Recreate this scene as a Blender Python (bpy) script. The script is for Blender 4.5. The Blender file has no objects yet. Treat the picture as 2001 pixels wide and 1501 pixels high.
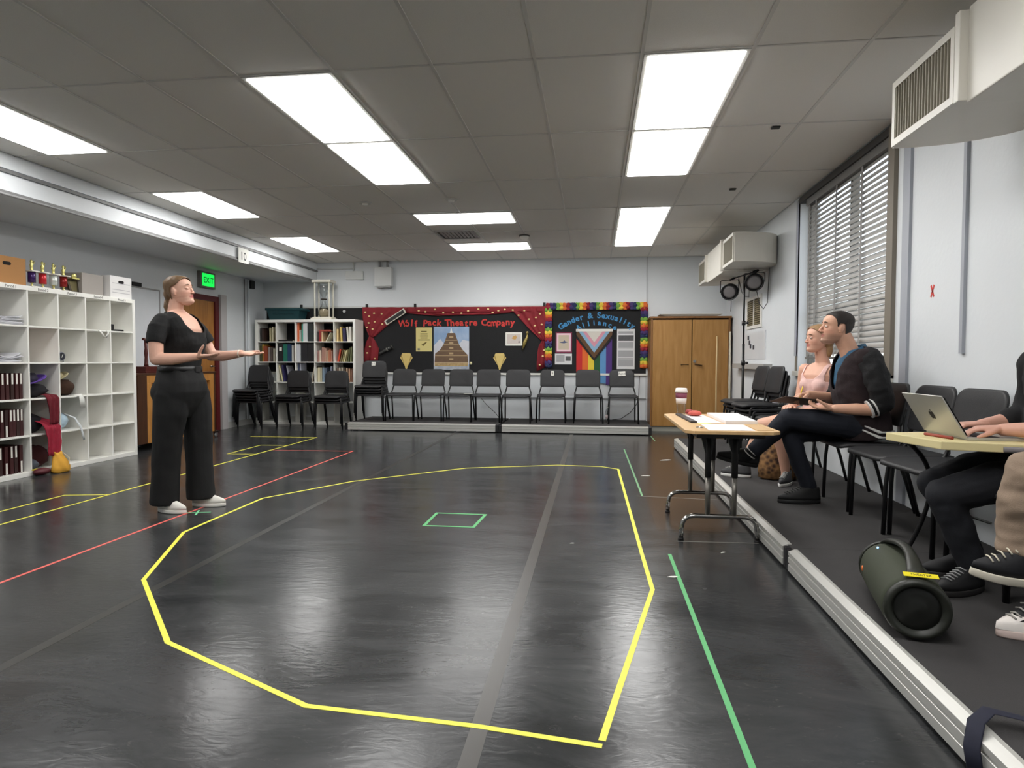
import bpy, bmesh, math, random
from mathutils import Vector, Matrix, noise, Euler
rnd = random.Random(7)
sc = bpy.context.scene
C = sc.collection
PI = math.pi
# ------------------------------------------------------------------ camera, world, exposure
CAMH = 1.12
ZC = 2.857                       # ceiling height
F_PX = 1249.0
YAW, PITCH, ROLL = 0.1284, -0.0364, 0.0029
cam = bpy.data.cameras.new('camera'); cam.sensor_fit = 'HORIZONTAL'; cam.sensor_width = 36.0
cam.lens = F_PX / 2001.0 * 36.0; cam.clip_start = 0.05; cam.clip_end = 200
cam_o = bpy.data.objects.new('camera', cam); C.objects.link(cam_o)
_r = Vector((math.cos(YAW), math.sin(YAW), 0)); _f = Vector((-math.sin(YAW), math.cos(YAW), 0)); _u = Vector((0, 0, 1))
_d = _f*math.cos(PITCH) + _u*math.sin(PITCH); _v = -_f*math.sin(PITCH) + _u*math.cos(PITCH)
m3 = Matrix((_r, _v, -_d)).transposed() @ Matrix.Rotation(ROLL, 3, 'Z')
cam_o.matrix_world = Matrix.Translation((0, 0, CAMH)) @ m3.to_4x4()
sc.camera = cam_o
w = bpy.data.worlds.new('world'); sc.world = w; w.use_nodes = True
nt = w.node_tree; bg = nt.nodes['Background']
sky = nt.nodes.new('ShaderNodeTexSky'); sky.sky_type = 'NISHITA'; sky.sun_disc = False
sky.sun_elevation = math.radians(40); sky.sun_rotation = math.radians(200)
hs = nt.nodes.new('ShaderNodeHueSaturation'); hs.inputs['Saturation'].default_value = 0.25   # hazy white sky
nt.links.new(sky.outputs[0], hs.inputs['Color']); nt.links.new(hs.outputs[0], bg.inputs[0]); bg.inputs[1].default_value = 0.55
sc.view_settings.view_transform = 'Standard'; sc.view_settings.look = 'None'
sc.view_settings.exposure = 0.0; sc.view_settings.gamma = 1.0; sc.view_settings.use_curve_mapping = False
sc.cycles.max_bounces = 7; sc.cycles.diffuse_bounces = 4; sc.cycles.glossy_bounces = 2; sc.cycles.transmission_bounces = 6
sc.cycles.caustics_reflective = False; sc.cycles.caustics_refractive = False
LIGHT = 13.0                     # radiance of the fluorescent ceiling panels
# ------------------------------------------------------------------ materials
def lin(c):
    c = c/255.0
    return c/12.92 if c <= 0.04045 else ((c+0.055)/1.055)**2.4
def col(rgb): return (lin(rgb[0]), lin(rgb[1]), lin(rgb[2]), 1.0)
MATS = {}
def mat(name, rgb=(128,128,128), rough=0.6, metal=0.0, spec=0.5, nscale=0.0, namt=0.25, stretch=(1,1,1), bump=0.0, bscale=60.0, emit=0.0, trans=0.0, coat=0.0, sheen=0.0, rgb2=None, sss=0.0):
    if name in MATS: return MATS[name]
    m = bpy.data.materials.new(name); m.use_nodes = True; t = m.node_tree; p = t.nodes['Principled BSDF']
    p.inputs['Base Color'].default_value = col(rgb); p.inputs['Roughness'].default_value = rough
    p.inputs['Metallic'].default_value = metal; p.inputs['Specular IOR Level'].default_value = spec
    if emit:
        p.inputs['Emission Color'].default_value = col(rgb); p.inputs['Emission Strength'].default_value = emit
    if trans: p.inputs['Transmission Weight'].default_value = trans
    if coat: p.inputs['Coat Weight'].default_value = coat
    if sheen: p.inputs['Sheen Weight'].default_value = sheen
    if sss:
        p.inputs['Subsurface Weight'].default_value = sss; p.inputs['Subsurface Radius'].default_value = (0.012,0.005,0.003)
    tc = t.nodes.new('ShaderNodeTexCoord'); mp = t.nodes.new('ShaderNodeMapping'); mp.inputs['Scale'].default_value = stretch
    t.links.new(tc.outputs['Object'], mp.inputs['Vector'])
    n = t.nodes.new('ShaderNodeTexNoise'); n.inputs['Scale'].default_value = nscale or 8.0; n.inputs['Detail'].default_value = 4
    t.links.new(mp.outputs[0], n.inputs['Vector'])
    mix = t.nodes.new('ShaderNodeMix'); mix.data_type = 'RGBA'
    a = col(rgb); k = namt if nscale else 0.04
    b = col(rgb2) if rgb2 else tuple(min(1, x*(1+k)) for x in a[:3])+(1,)
    aa = a if rgb2 else tuple(x*(1-k) for x in a[:3])+(1,)
    mix.inputs[6].default_value = aa; mix.inputs[7].default_value = b
    t.links.new(n.outputs['Fac'], mix.inputs[0]); t.links.new(mix.outputs[2], p.inputs['Base Color'])
    if bump:
        n2 = t.nodes.new('ShaderNodeTexNoise'); n2.inputs['Scale'].default_value = bscale; n2.inputs['Detail'].default_value = 3
        t.links.new(mp.outputs[0], n2.inputs['Vector'])
        bp = t.nodes.new('ShaderNodeBump'); bp.inputs['Strength'].default_value = bump; bp.inputs['Distance'].default_value = 0.01
        t.links.new(n2.outputs['Fac'], bp.inputs['Height']); t.links.new(bp.outputs[0], p.inputs['Normal'])
    MATS[name] = m
    return m
def wood(name, c1, c2, rough=0.45, axis=2, scale=6.0):
    if name in MATS: return MATS[name]
    m = bpy.data.materials.new(name); m.use_nodes = True; t = m.node_tree; p = t.nodes['Principled BSDF']; p.inputs['Roughness'].default_value = rough
    tc = t.nodes.new('ShaderNodeTexCoord'); mp = t.nodes.new('ShaderNodeMapping')
    s = [scale*2.2]*3; s[axis] = scale*0.25; mp.inputs['Scale'].default_value = s
    t.links.new(tc.outputs['Object'], mp.inputs['Vector'])
    n = t.nodes.new('ShaderNodeTexNoise'); n.inputs['Scale'].default_value = 1.6; n.inputs['Detail'].default_value = 6; n.inputs['Distortion'].default_value = 0.6
    t.links.new(mp.outputs[0], n.inputs['Vector'])
    r = t.nodes.new('ShaderNodeValToRGB'); r.color_ramp.elements[0].color = col(c1); r.color_ramp.elements[1].color = col(c2)
    r.color_ramp.elements[0].position = .3; r.color_ramp.elements[1].position = .7
    t.links.new(n.outputs['Fac'], r.inputs[0]); t.links.new(r.outputs[0], p.inputs['Base Color'])
    MATS[name] = m
    return m
# marley dance floor: black vinyl, scuffed, half-gloss
def floor_mat():
    m = bpy.data.materials.new('marley_vinyl'); m.use_nodes = True; t = m.node_tree; p = t.nodes['Principled BSDF']
    tc = t.nodes.new('ShaderNodeTexCoord'); mp = t.nodes.new('ShaderNodeMapping'); mp.inputs['Scale'].default_value = (1.0, 2.4, 1)
    t.links.new(tc.outputs['Object'], mp.inputs[0])
    n1 = t.nodes.new('ShaderNodeTexNoise'); n1.inputs['Scale'].default_value = 1.3; n1.inputs['Detail'].default_value = 9; n1.inputs['Roughness'].default_value = .65; n1.inputs['Distortion'].default_value = 1.1
    t.links.new(mp.outputs[0], n1.inputs['Vector'])
    r = t.nodes.new('ShaderNodeValToRGB'); e = r.color_ramp.elements
    e[0].position = .33; e[0].color = col((45,46,47)); e[1].position = .72; e[1].color = col((66,67,68))
    t.links.new(n1.outputs['Fac'], r.inputs[0])
    n3 = t.nodes.new('ShaderNodeTexNoise'); n3.inputs['Scale'].default_value = 5.0; n3.inputs['Detail'].default_value = 12; n3.inputs['Roughness'].default_value = .8; n3.inputs['Distortion'].default_value = 2.5
    t.links.new(mp.outputs[0], n3.inputs['Vector'])
    r3 = t.nodes.new('ShaderNodeValToRGB'); r3.color_ramp.elements[0].position = .58; r3.color_ramp.elements[0].color = (0,0,0,1); r3.color_ramp.elements[1].position = .8; r3.color_ramp.elements[1].color = (.42,.42,.42,1)
    t.links.new(n3.outputs['Fac'], r3.inputs[0])
    mx = t.nodes.new('ShaderNodeMix'); mx.data_type = 'RGBA'; mx.inputs[7].default_value = col((134,133,130))
    t.links.new(r3.outputs[0], mx.inputs[0]); t.links.new(r.outputs[0], mx.inputs[6]); t.links.new(mx.outputs[2], p.inputs['Base Color'])
    mr = t.nodes.new('ShaderNodeMapRange'); mr.inputs[1].default_value = .3; mr.inputs[2].default_value = .7; mr.inputs[3].default_value = .17; mr.inputs[4].default_value = .26
    t.links.new(n1.outputs['Fac'], mr.inputs[0]); t.links.new(mr.outputs[0], p.inputs['Roughness'])
    p.inputs['Specular IOR Level'].default_value = .32
    n4 = t.nodes.new('ShaderNodeTexNoise'); n4.inputs['Scale'].default_value = 9; n4.inputs['Detail'].default_value = 5; n4.inputs['Distortion'].default_value = 1.5
    t.links.new(mp.outputs[0], n4.inputs['Vector'])
    b = t.nodes.new('ShaderNodeBump'); b.inputs['Strength'].default_value = .05; b.inputs['Distance'].default_value = .02
    t.links.new(n4.outputs['Fac'], b.inputs['Height']); t.links.new(b.outputs[0], p.inputs['Normal'])
    return m
# ------------------------------------------------------------------ mesh helpers
class MB:
    def __init__(s): s.v = []; s.f = []; s.smooth = []
    def add(s, vs, fs, smooth=False):
        o = len(s.v); s.v += [tuple(x) for x in vs]; s.f += [tuple(i+o for i in f) for f in fs]; s.smooth += [smooth]*len(fs); return s
    def box(s, x0, x1, y0, y1, z0, z1):
        v = [(x0,y0,z0),(x1,y0,z0),(x1,y1,z0),(x0,y1,z0),(x0,y0,z1),(x1,y0,z1),(x1,y1,z1),(x0,y1,z1)]
        return s.add(v, [(0,3,2,1),(4,5,6,7),(0,1,5,4),(1,2,6,5),(2,3,7,6),(3,0,4,7)])
    def prism(s, pts, axis, a, b, smooth=False):
        # pts: 2D polygon (ccw) extruded along axis between a and b
        def P(p, t):
            if axis == 2: return (p[0], p[1], t)
            if axis == 1: return (p[0], t, p[1])
            return (t, p[0], p[1])
        n = len(pts); v = [P(p, a) for p in pts]+[P(p, b) for p in pts]
        f = [tuple(range(n-1,-1,-1)), tuple(range(n, 2*n))]
        s.add(v, f); o = len(s.v)-2*n
        for i in range(n):
            j = (i+1) % n; s.f.append((o+i, o+j, o+n+j, o+n+i)); s.smooth.append(smooth)
        return s
    def rings(s, rings, close=True, cap=True, smooth=True):
        n = len(rings[0]); o = len(s.v)
        for r in rings: s.v += [tuple(p) for p in r]
        for k in range(len(rings)-1):
            for i in range(n if close else n-1):
                j = (i+1) % n
                s.f.append((o+k*n+i, o+k*n+j, o+(k+1)*n+j, o+(k+1)*n+i)); s.smooth.append(smooth)
        if cap:
            s.f.append(tuple(o+i for i in range(n-1,-1,-1))); s.smooth.append(False)
            q = o+(len(rings)-1)*n; s.f.append(tuple(q+i for i in range(n))); s.smooth.append(False)
        return s
    def tube(s, pts, r, n=8, smooth=True, cap=True, side=None, flat=1.0):
        # r: number or list; flat: ratio of the second cross axis; side: direction of the first cross axis
        pts = [Vector(p) for p in pts]; R = []
        rs = r if isinstance(r, (list, tuple)) else [r]*len(pts)
        prev = None
        for i, p in enumerate(pts):
            if i == 0: t = pts[1]-p
            elif i == len(pts)-1: t = p-pts[i-1]
            else: t = (pts[i+1]-p).normalized()+(p-pts[i-1]).normalized()
            t = t.normalized() if t.length > 1e-9 else Vector((0,0,1))
            if side is not None: u = Vector(side)
            elif prev is not None: u = prev
            else: u = Vector((1,0,0)) if abs(t.x) < .8 else Vector((0,1,0))
            u = (u - t*u.dot(t)); u = u.normalized() if u.length > 1e-6 else t.orthogonal().normalized(); prev = u
            v = t.cross(u); q = rs[i]
            a, b = (q if isinstance(q, tuple) else (q, q*flat))
            R.append([p+u*a*math.cos(2*PI*k/n)+v*b*math.sin(2*PI*k/n) for k in range(n)])
        return s.rings(R, True, cap, smooth)
    def ball(s, c, r, nu=14, nv=10, rot=None):
        c = Vector(c); r = r if isinstance(r, (tuple, list)) else (r, r, r); R = []
        for i in range(nv+1):
            th = max(0.02, min(PI-0.02, PI*i/nv)); ring = []
            for k in range(nu):
                ph = 2*PI*k/nu; p = Vector((r[0]*math.sin(th)*math.cos(ph), r[1]*math.sin(th)*math.sin(ph), -r[2]*math.cos(th)))
                if rot: p = rot @ p
                ring.append(c+p)
            R.append(ring)
        return s.rings(R)
    def lathe(s, prof, c=(0,0,0), n=20, axis=2, smooth=True):
        R = []
        for (r, h) in prof:
            ring = []
            for k in range(n):
                a = 2*PI*k/n; x, y = max(r,1e-4)*math.cos(a), max(r,1e-4)*math.sin(a)
                p = (x, y, h) if axis == 2 else ((h, x, y) if axis == 0 else (y, h, x))
                ring.append((p[0]+c[0], p[1]+c[1], p[2]+c[2]))
            R.append(ring)
        return s.rings(R, True, True, smooth)
    def xf(s, M, start=0):
        for i in range(start, len(s.v)): s.v[i] = tuple(M @ Vector(s.v[i]))
        return s
INV = {}
def link(o, parent=None):
    C.objects.link(o)
    if parent: o.parent = parent
    return o
def rootof(o):
    while o.parent: o = o.parent
    return o
def obj(name, mb, m, parent=None, bevel=0.0, seg=2, world=True, smooth_all=False):
    me = bpy.data.meshes.new(name)
    if isinstance(mb, MB):
        vs = mb.v
        if parent is not None and world:
            iv = INV.get(rootof(parent).name)
            if iv: vs = [tuple(iv @ Vector(p)) for p in vs]
        me.from_pydata(vs, [], mb.f)
        me.polygons.foreach_set('use_smooth', mb.smooth if not smooth_all else [True]*len(mb.f))
        bm = bmesh.new(); bm.from_mesh(me); bmesh.ops.recalc_face_normals(bm, faces=bm.faces)
        if bevel: bmesh.ops.bevel(bm, geom=[e for e in bm.edges if e.calc_face_angle(0) > .6], offset=bevel, segments=seg, affect='EDGES', profile=.6, clamp_overlap=True)
        bm.to_mesh(me); bm.free()
    else:
        me = mb
        if parent is not None and world:
            iv = INV.get(rootof(parent).name)
            if iv: me.transform(iv)
    if m: me.materials.append(m)
    o = bpy.data.objects.new(name, me); link(o, parent)
    return o
def thing(name, label, cat, loc=(0,0,0), rotz=0.0, group=None):
    o = bpy.data.objects.new(name, None); o.empty_display_size = .05; C.objects.link(o)
    o.location = loc; o.rotation_euler = (0,0,rotz); o['label'] = label; o['category'] = cat
    if group: o['group'] = group
    INV[o.name] = (Matrix.Translation(loc) @ Matrix.Rotation(rotz, 4, 'Z')).inverted()
    return o
def tag(o, label, cat, group=None):
    o['label'] = label; o['category'] = cat
    if group: o['group'] = group
    return o
def struct(name, mb, m, parent=None, label=None, **k):
    o = obj(name, mb, m, parent, **k)
    if parent is None:
        o['kind'] = 'structure'
        if label: o['label'] = label
    return o
def single(name, mb, m, label, cat, group=None, **k): return tag(obj(name, mb, m, None, **k), label, cat, group)
def dup(root, loc, rotz, label=None, group=None):
    r = root.copy(); C.objects.link(r); r.location = loc; r.rotation_euler = (0,0,rotz)
    if label: r['label'] = label
    if group: r['group'] = group
    for ch in list(root.children):
        c = ch.copy(); C.objects.link(c); c.parent = r
        for g in ch.children:
            d = g.copy(); C.objects.link(d); d.parent = c
    INV[r.name] = (Matrix.Translation(loc) @ Matrix.Rotation(rotz, 4, 'Z')).inverted()
    return r
def rrect(w, h, r, n=5, cx=0, cy=0, rr=None):
    # rounded rectangle polygon, corner radii rr = (bl, br, tr, tl)
    rr = rr or (r, r, r, r); out = []
    for (sx, sy, a0, q) in ((-1,-1,PI,rr[0]), (1,-1,1.5*PI,rr[1]), (1,1,0,rr[2]), (-1,1,.5*PI,rr[3])):
        x, y = cx+sx*(w/2-q), cy+sy*(h/2-q)
        for k in range(n+1):
            a = a0+.5*PI*k/n; out.append((x+q*math.cos(a), y+q*math.sin(a)))
    return out
def bez(p0, p1, p2, n=8):
    p0, p1, p2 = Vector(p0), Vector(p1), Vector(p2)
    return [p0*(1-t)**2+p1*2*t*(1-t)+p2*t*t for t in [i/n for i in range(n+1)]]
def text_mesh(s, size, depth=0.002, bold=0.0):
    cu = bpy.data.curves.new('t', 'FONT'); cu.body = s; cu.size = size; cu.extrude = depth; cu.align_x = 'CENTER'; cu.offset = bold; cu.resolution_u = 3
    o = bpy.data.objects.new('t', cu); C.objects.link(o)
    dg = bpy.context.evaluated_depsgraph_get(); me = bpy.data.meshes.new_from_object(o.evaluated_get(dg))
    bpy.data.objects.remove(o); bpy.data.curves.remove(cu); me.materials.clear()
    return me
def put_text(name, s, size, M, m, parent=None, depth=.0012, bold=0.0):
    me = text_mesh(s, size, depth, bold); me.transform(M)
    return obj(name, me, m, parent)
# text frames: right vector, up vector, normal
def frame(origin, right, up, rot=0.0):
    r = Vector(right).normalized(); u = Vector(up).normalized(); n = r.cross(u)
    M = Matrix((r, u, n)).transposed().to_4x4()
    return Matrix.Translation(origin) @ M @ Matrix.Rotation(rot, 4, 'Z')
ORD = ['first','second','third','fourth','fifth','sixth','seventh','eighth','ninth','tenth','eleventh','twelfth','thirteenth','fourteenth']
def thin_glass(name, tint=(.93,.95,.95,1), gloss=.10):
    # clear thin glass: mostly see-through with a mirror-like sheen
    m = bpy.data.materials.new(name); m.use_nodes = True; t = m.node_tree; out = t.nodes['Material Output']; t.nodes.remove(t.nodes['Principled BSDF'])
    a = t.nodes.new('ShaderNodeBsdfTransparent'); a.inputs[0].default_value = tint; b = t.nodes.new('ShaderNodeBsdfGlossy'); b.inputs['Roughness'].default_value = .04
    lw = t.nodes.new('ShaderNodeLayerWeight'); lw.inputs[0].default_value = .35; mr = t.nodes.new('ShaderNodeMapRange'); mr.inputs[3].default_value = gloss*.4; mr.inputs[4].default_value = gloss*4; t.links.new(lw.outputs['Fresnel'], mr.inputs[0])
    x = t.nodes.new('ShaderNodeMixShader'); t.links.new(mr.outputs[0], x.inputs[0]); t.links.new(a.outputs[0], x.inputs[1]); t.links.new(b.outputs[0], x.inputs[2]); t.links.new(x.outputs[0], out.inputs[0]); return m
# common materials
WALL = mat('painted_wall', (226,230,233), .55, nscale=2.5, namt=.03, bump=.12, bscale=35)
WALLL = WALL
WHITE = mat('white_paint', (232,231,224), .45)
WHITEM = mat('white_melamine', (244,243,237), .35)
BLACKP = mat('black_polymer', (36,36,38), .5, nscale=120, namt=.2, bump=.15, bscale=250)
BLACKM = mat('black_metal', (17,17,19), .35, spec=.5)
CHROME = mat('chrome', (190,188,184), .16, metal=1.0)
ALU = mat('aluminium', (178,176,170), .34, metal=.85, nscale=3, namt=.08)
# ================================================================== THE SETTING
XR, XL, YB, YF = 2.15, -5.97, 10.97, -3.2
BEAMX, BEAMZ = -4.95, 2.52
FLOORM = floor_mat()
fl = struct('floor', MB().box(XL-.1, XR+.1, YF-.1, YB+.1, -.08, 0), FLOORM, label='black vinyl dance floor with scuffs and soft glare')
struct('wall_back', MB().box(XL-.1, XR+.1, YB, YB+.12, 0, ZC+.15), WALL, label='pale grey painted back wall')
struct('wall_front', MB().box(XL-.1, XR+.1, YF-.12, YF, 0, ZC+.15), WALL, label='painted wall behind the viewer')
# left wall with the doorway
DY0, DY1, DZ = 8.50, 9.55, 2.12
struct('wall_left', MB().box(XL-.12, XL, YF, DY0, 0, ZC+.1).box(XL-.12, XL, DY1, YB, 0, ZC+.1).box(XL-.12, XL, DY0, DY1, DZ, ZC+.1), WALL, label='pale grey painted left wall with a doorway')
# right wall with the window opening
WY0, WY1, WZ0 = 5.05, 7.17, 1.02
struct('wall_right', MB().box(XR, XR+.2, YF, WY0, 0, ZC+.1).box(XR, XR+.2, WY1, YB, 0, ZC+.1).box(XR, XR+.2, WY0, WY1, 0, WZ0).box(XR, XR+.2, WY0, WY1, 2.83, ZC+.1), WALL, label='white painted right wall with a tall window')
struct('baseboard_back', MB().box(XL, .86, YB-.012, YB, 0, .10), mat('base_white', (190,190,186), .5))
struct('baseboard_left', MB().box(XL, XL+.012, YF, DY0-.1, 0, .10).box(XL, XL+.012, DY1+.1, YB, 0, .10), mat('base_white', (190,190,186), .5))
# ceiling: tees and lay-in tiles
colx = [-4.95]+[(-2.584+i)*.61 for i in range(-5, 8)]
colx = [c for c in colx if c < XR-.2 and c >= -4.96]+[XR]
rowy = [3.738+1.22*j for j in range(-6, 6)]+[YB]
rowy = [r for r in rowy if r > YF+.1]; rowy = [YF]+rowy
TILE = mat('ceiling_tile', (236,233,227), .85, nscale=300, namt=.10, bump=.35, bscale=420)
TEE = mat('ceiling_tee', (214,212,207), .5)
ceil = struct('ceiling', MB().box(BEAMX, XR, YF, YB, ZC+.04, ZC+.10), mat('ceiling_void', (60,60,60), .9), label='suspended grid ceiling of grey lay-in panels')
lights = {}   # (col,row) cells that hold a light
def cellkey(x, y): return (round(x, 2), round(y, 2))
LX = {'R': (.254, .864), 'M': (-2.186, -1.576), 'L': (-4.626, -4.016)}
LIST = [('R',0,'right column, nearest of four'),('R',1,'right column, second of four'),
        ('R',3,'right column, third of four'),('R',4,'right column, farthest of four'),
        ('M',0,'second column from the left, nearer of its two end-to-end panels'),('M',1,'second column from the left, farther of its two end-to-end panels'),
        ('L',0,'leftmost ceiling panel, cut off by the picture edge'),('L',2,'middle of the three panels beside the left soffit'),('L',4,'farthest of the three panels beside the left soffit'),
        ('R',-3,'unseen pair above and behind the viewer on the right, rear panel'),('R',-2,'unseen pair above and behind the viewer on the right, front panel'),  # panels behind the viewer: unseen, added for illumination, continuing the ceiling pattern
        ('M',-3,'unseen pair above and behind the viewer on the left, rear panel'),('M',-2,'unseen pair above and behind the viewer on the left, front panel'),('L',-2,'unseen single panel beside the soffit behind the viewer')]
rects = []
for k, j, lab in LIST:
    y0 = 3.738+1.22*j; rects.append((LX[k][0], LX[k][1], y0, y0+1.22, lab))
rects.append((-2.186, -.966, 7.44, 8.05, 'nearer of the two crosswise panels in the middle of the ceiling'))
rects.append((-2.186, -.966, 9.36, 9.97, 'farther of the two crosswise panels, just before the back wall'))
VENT = (-2.15, -1.62, 8.42, 8.95)
def covered(x, y): return any(a-.01 < x < b+.01 and c-.01 < y < d+.01 for a, b, c, d, _ in rects)
tile_me = {}
def tile(x0, x1, y0, y1):
    wd, dp = round(x1-x0, 3), round(y1-y0, 3)
    if wd < .06 or dp < .06: return
    key = (wd, dp)
    if key not in tile_me:
        o = obj('ceiling_tile', MB().box(-wd/2+.010, wd/2-.010, -dp/2+.008, dp/2-.008, 0, .02), TILE, ceil); tile_me[key] = o.data
    else:
        o = bpy.data.objects.new('ceiling_tile', tile_me[key]); link(o, ceil)
    o.location = ((x0+x1)/2, (y0+y1)/2, ZC+.004)
for i in range(len(colx)-1):
    for j in range(len(rowy)-1):
        x0, x1, y0, y1 = colx[i], colx[i+1], rowy[j], rowy[j+1]
        hit = [r for r in rects if r[0] < x1-.02 and r[1] > x0+.02 and r[2] < y1-.02 and r[3] > y0+.02]
        if not hit: tile(x0, x1, y0, y1)
        else:
            a = max(y0, min(h[2] for h in hit)); b = min(y1, max(h[3] for h in hit))
            if a-y0 > .06: tile(x0, x1, y0, a)
            if y1-b > .06: tile(x0, x1, b, y1)
for x in colx[1:-1]: struct('ceiling_grid_bar', MB().box(x-.010, x+.010, YF, YB, ZC-.001, ZC+.012), TEE, ceil)
for y in rowy[1:-1]: struct('ceiling_grid_crossbar', MB().box(BEAMX, XR, y-.007, y+.007, ZC-.0005, ZC+.012), TEE, ceil)
DIFF = bpy.data.materials.new('lit_diffuser'); DIFF.use_nodes = True
_p = DIFF.node_tree.nodes['Principled BSDF']; _p.inputs['Base Color'].default_value = (.9,.9,.88,1); _p.inputs['Emission Color'].default_value = (1,.99,.97,1)
_p.inputs['Emission Strength'].default_value = LIGHT
for (a, b, c, d, lab) in rects:
    t = thing('ceiling_light', 'lit recessed fluorescent panel, '+lab, 'ceiling light', ((a+b)/2, (c+d)/2, ZC), 0, 'recessed fluorescent ceiling panels')
    fm = MB().box(a+.012, b-.012, c+.012, c+.035, ZC-.004, ZC+.03).box(a+.012, b-.012, d-.035, d-.012, ZC-.004, ZC+.03).box(a+.012, a+.035, c+.035, d-.035, ZC-.004, ZC+.03).box(b-.035, b-.012, c+.035, d-.035, ZC-.004, ZC+.03)
    obj('light_frame', fm, WHITE, t)
    obj('diffuser', MB().rings([[(a+.035,c+.035,ZC+.008),(b-.035,c+.035,ZC+.008),(b-.035,d-.035,ZC+.008),(a+.035,d-.035,ZC+.008)],[(a+.036,c+.036,ZC-.008),(b-.036,c+.036,ZC-.008),(b-.036,d-.036,ZC-.008),(a+.036,d-.036,ZC-.008)],[(a+.05,c+.05,ZC-.014),(b-.05,c+.05,ZC-.014),(b-.05,d-.05,ZC-.014),(a+.05,d-.05,ZC-.014)]], smooth=False), DIFF, t)
# ceiling air vent
t = thing('ceiling_vent', 'square slatted air diffuser in the ceiling between the two crosswise lights', 'vent', (-1.885, 8.685, ZC-.02))
obj('vent_frame', MB().box(VENT[0],VENT[1],VENT[2],VENT[2]+.03,ZC-.016,ZC+.003).box(VENT[0],VENT[1],VENT[3]-.03,VENT[3],ZC-.016,ZC+.003).box(VENT[0],VENT[0]+.03,VENT[2]+.03,VENT[3]-.03,ZC-.016,ZC+.003).box(VENT[1]-.03,VENT[1],VENT[2]+.03,VENT[3]-.03,ZC-.016,ZC+.003), mat('vent_grey', (150,148,144), .5), t)
obj('vent_back', MB().box(VENT[0]+.03,VENT[1]-.03,VENT[2]+.03,VENT[3]-.03,ZC-.001,ZC+.003), mat('vent_dark', (40,40,40), .8), t)
for k in range(9):
    x = VENT[0]+.06+k*.052
    obj('slat', MB().prism([(x,ZC-.014),(x+.004,ZC-.014),(x+.03,ZC-.002),(x+.026,ZC-.002)], 1, VENT[2]+.03, VENT[3]-.03), mat('vent_grey', (150,148,144), .5), t)
t = thing('smoke_detector', 'round smoke detector on the ceiling right of the vent', 'smoke detector', (-.98, 8.88, ZC))
obj('base', MB().lathe([(.075,ZC-.012),(.075,ZC)], (-.98,8.88,0)), mat('detector_dark', (70,68,64), .6), t)
obj('cover', MB().lathe([(.02,ZC-.05),(.05,ZC-.046),(.062,ZC-.03),(.062,ZC-.012)], (-.98,8.88,0)), WHITE, t)
for (x, y, lab) in ((-2.53, 6.87, 'flat round ceiling sensor left of the crosswise lights'), (-1.55, 6.83, 'small round sprinkler cover in front of the nearer crosswise light')):
    t = thing('ceiling_sensor', lab, 'sensor', (x, y, ZC))
    obj('plate', MB().lathe([(.065,ZC-.006),(.075,ZC)], (x,y,0)), TEE, t); obj('sensor_head', MB().lathe([(.012,ZC-.03),(.03,ZC-.022),(.035,ZC-.006)], (x,y,0)), WHITE, t)
for (x, y, lab) in ((1.32, 5.02, 'small dark clip in a ceiling seam nearest the window'), (1.37, 6.75, 'small dark clip in the ceiling farther along the right side')):
    single('ceiling_clip', MB().box(x-.03, x+.03, y-.025, y+.025, ZC-.008, ZC+.002), mat('dark_clip', (28,28,28), .6), lab, 'clip', bevel=.003)
# left soffit (dropped beam)
so = struct('trim_1', MB().box(XL, BEAMX, YF, YB, BEAMZ, ZC+.06), WALL, label='long dropped soffit along the left side of the ceiling')
struct('soffit_rail', MB().box(BEAMX, BEAMX+.022, YF, YB, 2.695, 2.72).box(BEAMX, BEAMX+.012, YF, YB, 2.52, 2.545), mat('soffit_rail_m', (120,120,120), .5), so)
struct('soffit_upper_panel', MB().box(BEAMX, BEAMX+.014, YF, YB, 2.73, ZC-.012), WALL, so)
struct('soffit_edge_pipe', MB().tube([(BEAMX+.012, YF+.02, 2.512), (BEAMX+.012, YB-.02, 2.512)], .012, 8), mat('pipe_grey', (150,150,150), .4), so)
t = thing('room_number_sign', 'white plate with the number 10 hanging from the soffit edge', 'sign', (BEAMX+.03, 8.51, 2.5))
obj('plate', MB().box(BEAMX+.023, BEAMX+.033, 8.38, 8.64, 2.485, 2.69), mat('sign_white', (225,225,218), .5), t)
put_text('number', '10', .16, frame((BEAMX+.0345, 8.50, 2.525), (0,1,0), (0,0,1)), mat('sign_ink', (40,40,44), .6), t)
# doorway on the left
t = thing('door_frame', 'dark red painted door frame in the left wall', 'door frame', (XL, 9.0, 0)); 
FR = mat('door_red', (92,22,26), .45, nscale=6, namt=.1)
obj('jamb', MB().box(XL-.06, XL+.02, DY1-.10, DY1+.0, 0, DZ), FR, t); obj('jamb', MB().box(XL-.06, XL+.02, DY0, DY0+.08, 0, DZ), FR, t)
obj('head_jamb', MB().box(XL-.06, XL+.02, DY0+.08, DY1-.10, DZ-.08, DZ), FR, t)
dr = struct('door_1', MB().box(XL-.05, XL-.005, DY0+.085, DY1-.105, .01, DZ-.085), wood('door_wood', (150,98,44), (178,122,62), .4), label='closed orange brown wooden door in the left wall')
struct('door_notice', MB().box(XL-.005, XL-.002, 8.78, 8.92, 1.62, 1.70), mat('paper', (236,234,226), .7), dr)
struct('door_handle', MB().tube([(XL-.005,9.36,1.02),(XL+.05,9.36,1.02),(XL+.055,9.24,1.02)], .012, 8), CHROME, dr)
struct('trim_2', MB().box(XL, XL+.05, 9.56, 9.72, 0, 2.16), mat('reveal_grey', (188,184,184), .6), label='pale grey pilaster beside the red door frame')
t = thing('exit_sign', 'glowing green EXIT sign above the doorway', 'exit sign', (XL, 9.2, 2.2))
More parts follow.
